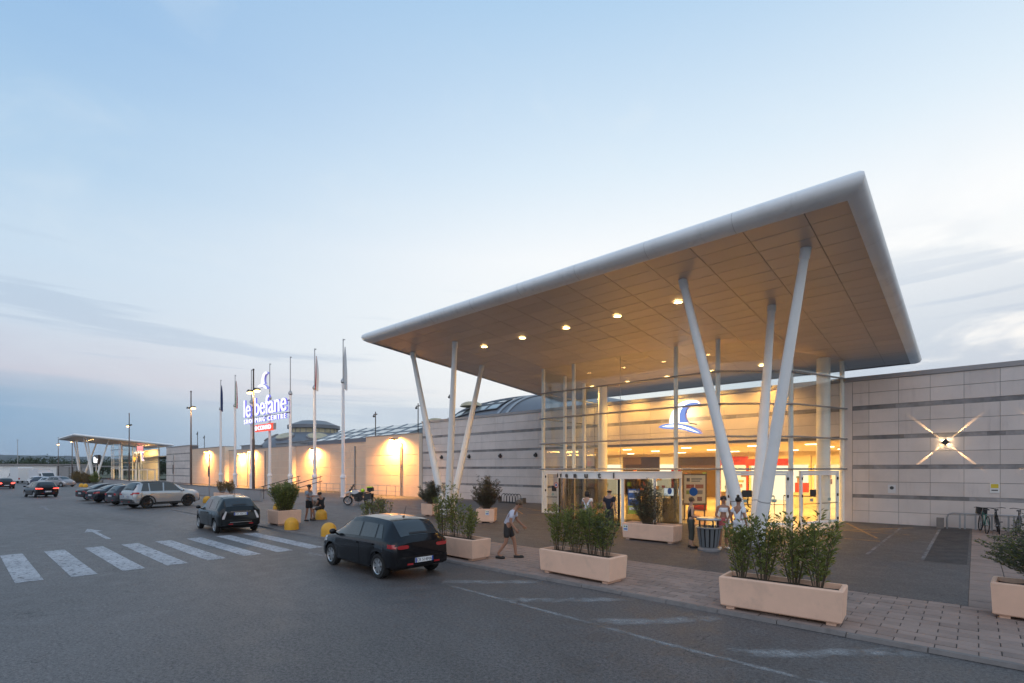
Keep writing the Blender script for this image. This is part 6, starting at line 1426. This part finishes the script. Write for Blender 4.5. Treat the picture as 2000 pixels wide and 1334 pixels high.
    if hair_kind != 'bald':
        g.blob(hc + up * .035 * sc - fw * .022 * sc, (.1 * sc, .1 * sc, .092 * sc), 14, 9)
        if hair_kind == 'bob': g.blob(hc - up * .04 * sc - fw * .045 * sc, (.095 * sc, .112 * sc, .12 * sc), 12, 8)
        if hair_kind == 'bun': g.blob(hc + up * .15 * sc - fw * .03 * sc, .05 * sc, 10, 7)
        if hair_kind == 'curly':
            for k in range(14): t = 2 * pi * k / 14; g.blob(hc + up * (.02 + .05 * (k % 3) / 2) * sc - fw * .03 * sc + (lt * cos(t) + fw * sin(t) * .6) * .085 * sc, .04 * sc, 7, 5)
    else: g.blob(hc - fw * .03 * sc - up * .01 * sc, (.085 * sc, .093 * sc, .05 * sc), 12, 7)
    g.build('hair', hair, p, 60, False)
    if extra: extra(p, J, sc)
    return p
right = radians(42)
person('man in grey T-shirt and dark shorts standing beside the sitting person', (-24.6, 11.95, ZP), right - .2, dict(knL=(.06, .13, .49), anL=(.02, .15, .09), toL=(.18, .18, .035), knR=(-.02, -.12, .49), anR=(-.1, -.13, .09), toR=(.05, -.17, .035), elR=(.08, -.26, 1.16), wrR=(.3, -.2, 1.2), elL=(-.04, .25, 1.14), wrL=(.05, .24, .92)), 1.03, 'skin2', 'hair_dark', 'short', 'cloth_grey', .62, 'cloth_black', .78, 'shoe_dark')
person('person in black sitting on a yellow dome bollard', (-24.92, 12.78, ZP), right + pi - .3, dict(pel=(-.02, 0, .60), sp=(-.0, 0, .80), ch=(.05, 0, 1.02), nk=(.08, 0, 1.15), h0=(.11, 0, 1.21), h1=(.14, 0, 1.29), h2=(.12, 0, 1.345), shL=(.05, .17, 1.06), shR=(.05, -.17, 1.06), elL=(.12, .22, .80), wrL=(.33, .1, .76), elR=(.12, -.22, .80), wrR=(.33, -.08, .78),
       hiL=(.02, .1, .58), hiR=(.02, -.1, .58), knL=(.42, .12, .52), anL=(.36, .12, .09), toL=(.52, .14, .035), knR=(.40, -.12, .5), anR=(.26, -.12, .09), toR=(.42, -.14, .035)), 1.0, 'skin2', 'hair_dark', 'short', 'cloth_black', .4, 'cloth_dark', .7, 'shoe_dark', extra=lambda p, J, s: MB().prism_y([(.2, .66), (.46, .64), (.48, .9), (.36, .98), (.22, .9)], -.14, .14).build('bag', 'shop_brown', p, None, False))
person('person in pale lilac top and dark shorts walking with a forward lean between two planters', (-10.0, 10.85, ZP), right - .15, dict(pel=(-.04, 0, .93), sp=(.03, 0, 1.11), ch=(.13, 0, 1.29), nk=(.2, 0, 1.41), h0=(.24, 0, 1.46), h1=(.29, 0, 1.54), h2=(.28, 0, 1.6), shL=(.13, .175, 1.34), shR=(.13, -.175, 1.34), elL=(.2, .23, 1.07), wrL=(.38, .19, .92), elR=(.08, -.24, 1.06), wrR=(.22, -.22, .86), hiL=(-.04, .09, .88), hiR=(-.04, -.09, .88), knL=(.14, .11, .50), anL=(.18, .11, .09), toL=(.34, .13, .035), knR=(-.06, -.1, .48), anR=(-.3, -.11, .14), toR=(-.16, -.13, .04)), 1.02, 'skin2', 'hair_brown', 'short', 'cloth_lilac', .7, 'cloth_dark', .8, 'shoe_dark')
person('woman with black bob and white top seen from behind at the sliding doors', (-11.6, 17.25, ZP), radians(98), dict(elL=(.06, .26, 1.16), wrL=(.22, .2, 1.16)), .97, 'skin', 'hair_dark', 'bob', 'cloth_white', .45, 'cloth_jean', 1.8, 'shoe_dark', True)
person('balding man in navy shirt seen from behind at the sliding doors', (-10.72, 17.5, ZP), radians(92), dict(), 1.03, 'skin', 'hair_dark', 'bald', 'cloth_navy', .65, 'cloth_olive', 1.85, 'shoe_dark')
person('woman in sleeveless black top and olive trousers left of the litter bin', (-6.92, 16.35, ZP), right - .05, dict(elL=(.0, .2, 1.12), wrL=(.26, .1, 1.08), elR=(-.01, -.22, 1.12), wrR=(.26, -.12, 1.05), h1=(.05, 0, 1.65)), .94, 'skin', 'hair_brown', 'curly', 'cloth_black', 0, 'cloth_olive', 1.62, 'shoe_dark', True)
person('woman with white band top and red bag behind the litter bin', (-6.05, 16.85, ZP), radians(-62), dict(elL=(.02, .22, 1.14), wrL=(.24, .1, 1.0), elR=(.02, -.24, 1.12), wrR=(.2, -.12, 1.0), toL=(.14, .14, .035)), .97, 'skin2', 'hair_dark', 'short', None, 0, 'cloth_white', .55, 'shoe_white', True,
       extra=lambda p, J, s: (MB().lathe([(.128, 1.2), (.138, 1.24), (.136, 1.32), (.125, 1.34)], (.015, 0, 0), 16).build('band_top', 'cloth_white', p, 50, False), MB().prism_y([(.12, .78), (.32, .78), (.3, 1.02), (.14, 1.02)], -.22, .02).build('bag', 'cloth_red', p, None, False)))
person('woman with hair in a bun and white T-shirt behind the nearest planter', (-5.55, 16.75, ZP), right + .7, dict(), .96, 'skin2', 'hair_dark', 'bun', 'cloth_white', .6, 'cloth_white', .9, 'shoe_white', True)
# ================================================================ far left background
def tree(x, y, h, r, seed, label, name='far_tree'):
    rr = random.Random(seed); t_ = thing(name, label, 'tree', (x, y, 0), 0, 'trees beyond the parking lot')
    m = MB(); m.tube([(0, 0, 0), (.1, .05, h * .3), (0, .1, h * .6)], [.3, .22, .1], 7)
    limbs = []
    for k in range(6): a = rr.uniform(0, 6.28); e_ = (r * .6 * cos(a), r * .6 * sin(a), h * rr.uniform(.5, .85)); limbs.append(e_); m.tube([(.05, .05, h * .3), (e_[0] * .5, e_[1] * .5, h * .5), e_], [.13, .09, .03], 5)
    m.build('trunk', 'stem', t_, 50, False)
    lf = MB(); cl = [(r * .75 * rr.uniform(-1, 1), r * .75 * rr.uniform(-1, 1), h * rr.uniform(.42, .88), r * rr.uniform(.28, .5)) for _ in range(22)]
    for cx_, cy_, cz_, cr in cl:
        for k in range(75):
            u = Vector((rr.gauss(0, 1), rr.gauss(0, 1), rr.gauss(0, 1))).normalized() * cr * rr.uniform(.6, 1.05); p = Vector((cx_, cy_, cz_)) + u * Vector((1, 1, .8)).length / 1.62
            a = Vector((rr.uniform(-1, 1), rr.uniform(-1, 1), rr.uniform(-1, 1))).normalized() * .38; b_ = a.cross(u).normalized() * .26; i0 = len(lf.v)
            lf.v += [tuple(p - a), tuple(p + b_), tuple(p + a), tuple(p - b_)]; lf.f.append((i0, i0 + 1, i0 + 2, i0 + 3))
    tag(lf.build('crown', 'leaf_dark', t_, None, False), kind='stuff')
tl = [(-300, 20, 10, 7), (-288, 26, 11, 8), (-310, 36, 9, 8), (-296, 46, 9, 7), (-280, 52, 10, 8), (-262, 48, 9.5, 7), (-252, 55, 9, 7), (-240, 58, 9.5, 7), (-318, 12, 8, 7), (-330, 2, 8, 6), (-270, 60, 8.5, 7), (-228, 62, 9, 7), (-340, 22, 8, 8), (-215, 60, 8.5, 6)]
ORD = ['first', 'second', 'third', 'fourth', 'fifth', 'sixth', 'seventh', 'eighth', 'ninth', 'tenth', 'eleventh', 'twelfth', 'thirteenth', 'fourteenth']
tl.sort(key=lambda q: atan2(q[1], -q[0]))
for k, (x, y, h, r) in enumerate(tl): tree(x, y, h * .58, r, 300 + k, 'dark distant tree on the left horizon, %s from the left picture edge' % ORD[k])
# hedge in front of the far entrance
for k, (x, y, h, r) in enumerate(((-125, 16.5, 2.0, 1.5), (-128.5, 16.2, 2.3, 1.6), (-131.5, 16.8, 1.9, 1.4), (-121.5, 16.8, 1.6, 1.2), (-117.5, 17.2, 2.1, 1.1), (-136, 17, 2.1, 1.5))):
    shrub(x, y, 0, r, r * .8, h, 40, 40, .22, .1, 'leaf_dry' if k != 4 else 'leaf_oleander', 'scrubby bush before the far entrance, ' + ['in the middle', 'left of the middle', 'third from left', 'right of the middle', 'green one at the right end', 'leftmost'][k], 400 + k, 'scrub_bush', 'bush', 'bushes before the far entrance', .4, .3, .15, 0, True)
# lit shop signs of the far entrance
for x, y, z, w_, h, mt_, txt, lb in ((-143.2, 28.3, 4.2, 4.2, 2.0, emis('far_orange', (1, .38, .05), 2.2), 'iper', 'orange lit sign inside the far lobby'), (-142.0, 28.6, 6.9, 3.2, 1.0, emis('far_pink', (1, .25, .25), 1.8), None, 'small pink lit sign high in the far lobby'), (-146.5, 21.6, 3.9, 4.6, 1.9, None, 'Bar', 'white lit letters on a dark box left of the far lobby')):
    t_ = thing('far_shop_sign', lb, 'sign', (x, y, z)); m = MB(); m.box(x - w_ / 2, x + w_ / 2, y, y + .5, z - .15, z + h); m.build('box', 'shop_dark' if txt else mt_, t_)
    if txt: letters('letter', txt, w_ * .85, h * .7, x, z + .15, y - .05, 'far_txt_%s' % txt, None, t_) if M.setdefault('far_txt_%s' % txt, mt_ or emis('far_white', (1, 1, 1), 2.)) else None
    m = MB(); m.tube([(x - w_ / 3, y + .25, 0), (x - w_ / 3, y + .25, z)], .1, 6); m.tube([(x + w_ / 3, y + .25, 0), (x + w_ / 3, y + .25, z)], .1, 6); m.build('support', 'white_steel', t_)
far = thing('far_hall', 'lit yellow hall wall behind the far lobby', 'interior', (-144, 31, 0))
m = MB(); m.box(-152, -138, 31.5, 31.8, 0, 7.2); m.build('back_wall', 'interior', far); m = MB(); m.box(-152, -124, 25.2, 31.5, -.01, ZP); m.build('floor', 'tile', far)
lamp('AREA', (-143, 28.5, 6.8), 1100, (1, .66, .26), far, size=(8, 3), aim=(0, .4, -1), name='far_hall_light')
# pale wings and low sheds beyond
def shed(x0, x1, y0, y1, h, mt_, lb, roofc='coping'):
    t_ = thing('low_shed', lb, 'building', ((x0 + x1) / 2, y0, 0)); m = MB(); m.box(x0, x1, y0, y1, 0, h); m.build('wall', mt_, t_); m = MB(); m.box(x0 - .5, x1 + .5, y0 - .5, y1 + .5, h + .002, h + .35); m.build('roof', roofc, t_)
    n = max(2, int((y1 - y0) / 5))
    for k in range(n): y = y0 + (y1 - y0) * (k + .5) / n; m = MB(); m.box(x1 + .005, x1 + .05, y - 1.4, y + 1.4, .2, h * .65); m.build('door', 'ramp_wall', t_)
shed(-212, -196, 4, 20, 3.6, 'fascia', 'white flat-roofed shed at the far left of the lot'); shed(-250, -236, 8, 34, 4., 'ramp_wall', 'long grey shed below the distant trees'); shed(-262, -246, -22, 2, 3.8, 'ramp_wall', 'grey shed at the very left edge')
cn_ = thing('lot_shelter', 'long flat parking shelter roof left of the far canopy', 'shelter', (-185, 26, 0))
m = MB(); m.box(-200, -172, 22, 34, 3.2, 3.5); m.build('roof', 'ramp_wall', cn_)
for x in (-198, -191, -184, -177): 
    for y in (23, 33): m = MB(); m.tube([(x, y, 0), (x, y, 3.2)], .12, 6); m.build('post', 'grey_steel', cn_)
# parked camper and vans
def box_van(x, y, rz, L, H, col, lb):
    t_ = thing('white_van', lb, 'van', (x, y, 0), rz, 'white vans at the far left'); mm = mat('van_paint_%d' % int(x), col, .4)
    m = MB(); m.prism_y([(-L / 2, .45), (L / 2 - 1.5, .45), (L / 2 - 1.5, H), (-L / 2 + .1, H), (-L / 2, H - .15)], -1.05, 1.05); m.build('box_body', mm, t_, None, False)
    m = MB(); m.prism_y([(L / 2 - 1.5, .45), (L / 2 + .1, .45), (L / 2 + .1, 1.1), (L / 2 - .25, 1.25), (L / 2 - .75, 1.95), (L / 2 - 1.5, 2.0)], -.95, .95); m.build('cab', mm, t_, None, False)
    for s_ in (-1, 1): m = MB(); m.box(L / 2 - 1.3, L / 2 - .7, min(s_ * .95, s_ * .96), max(s_ * .95, s_ * .96), 1.3, 1.8); m.build('window', 'car_glass', t_, None, False)
    m = MB(); m.quad((L / 2 - .24, -.8, 1.28), (L / 2 - .24, .8, 1.28), (L / 2 - .73, .8, 1.93), (L / 2 - .73, -.8, 1.93)); m.v = [(x_ + .015, y_, z_ + .01) for x_, y_, z_ in m.v]; m.build('windscreen', 'car_glass', t_, None, False)
    for xx in (-L / 2 + .9, L / 2 - .7):
        for s_ in (-1, 1): place(wheel_parts(.33, 'alloy_dark')[0], 'wheel', (xx, s_ * .88, .33), t_)
    for s_ in (-1, 1): m = MB(); m.box(-L / 2 - .02, -L / 2 + .02, min(s_ * .8, s_ * 1.), max(s_ * .8, s_ * 1.), .7, 1.0); m.build('tail_lamp', 'tail_red', t_, None, False)
box_van(-134, 8.5, radians(190), 6.2, 3.0, (.72, .72, .72), 'white box van above the red-lit hatchback'); box_van(-124, 10.8, radians(15), 5.2, 2.5, (.66, .66, .68), 'white camper left of the distant parked cars'); box_van(-146, 12.5, radians(12), 5.6, 2.7, (.7, .7, .7), 'pale van far back in the lot')
for k in range(9):
    x = -150 - 9 * k; y = 11 + .8 * (k % 3)
    car('small dim car far back in the lot, ' + ['first', 'second', 'third', 'fourth', 'fifth', 'sixth', 'seventh', 'eighth', 'ninth'][k] + ' beyond the vans', 'car', (x, y, 0), radians(R.choice((95, 85, 268))), IB, 2.46, .30, paint('dim_%d' % k, (R.uniform(.03, .4),) * 3, .2, .4), HATCH_SIDE, (-1.80, -1.44), (.40, 1.14), [('back', .50, .72, .72, .85)], 'alloy', 'cars far back in the lot', None)
for k, (x, y, h) in enumerate(((-190, 6, 11), (-230, 14, 12), (-250, 30, 12), (-215, 36, 11), (-170, 30, 10))):
    p = thing('lamp_mast', 'thin unlit lamp mast on the left horizon, ' + ['first', 'second', 'third', 'fourth', 'fifth'][k] + ' by distance from the left edge', 'lamp mast', (x, y, 0), group='thin masts on the horizon'); m = MB(); m.tube([(0, 0, 0), (0, 0, h)], [.12, .06], 6); m.build('mast', 'grey_steel', p, None, False); m = MB(); m.box(-.9, .9, -.15, .15, h, h + .12); m.build('cross_arm', 'grey_steel', p, None, False)

# ================================================================ evening haze over the plain
hz = MB(); hz.box(-5300, 3100, -3100, 5100, -1.2, 120); hzo = tag(hz.build('haze'), kind='stuff')
hm_ = bpy.data.materials.new('haze'); hm_.use_nodes = True; hn = hm_.node_tree; hn.nodes.clear()
pv_ = hn.nodes.new('ShaderNodeVolumePrincipled'); pv_.inputs['Color'].default_value = (.80, .88, 1, 1); pv_.inputs['Density'].default_value = .00010; pv_.inputs['Anisotropy'].default_value = .2
ho = hn.nodes.new('ShaderNodeOutputMaterial'); hn.links.new(pv_.outputs[0], ho.inputs['Volume']); hzo.data.materials.append(hm_)
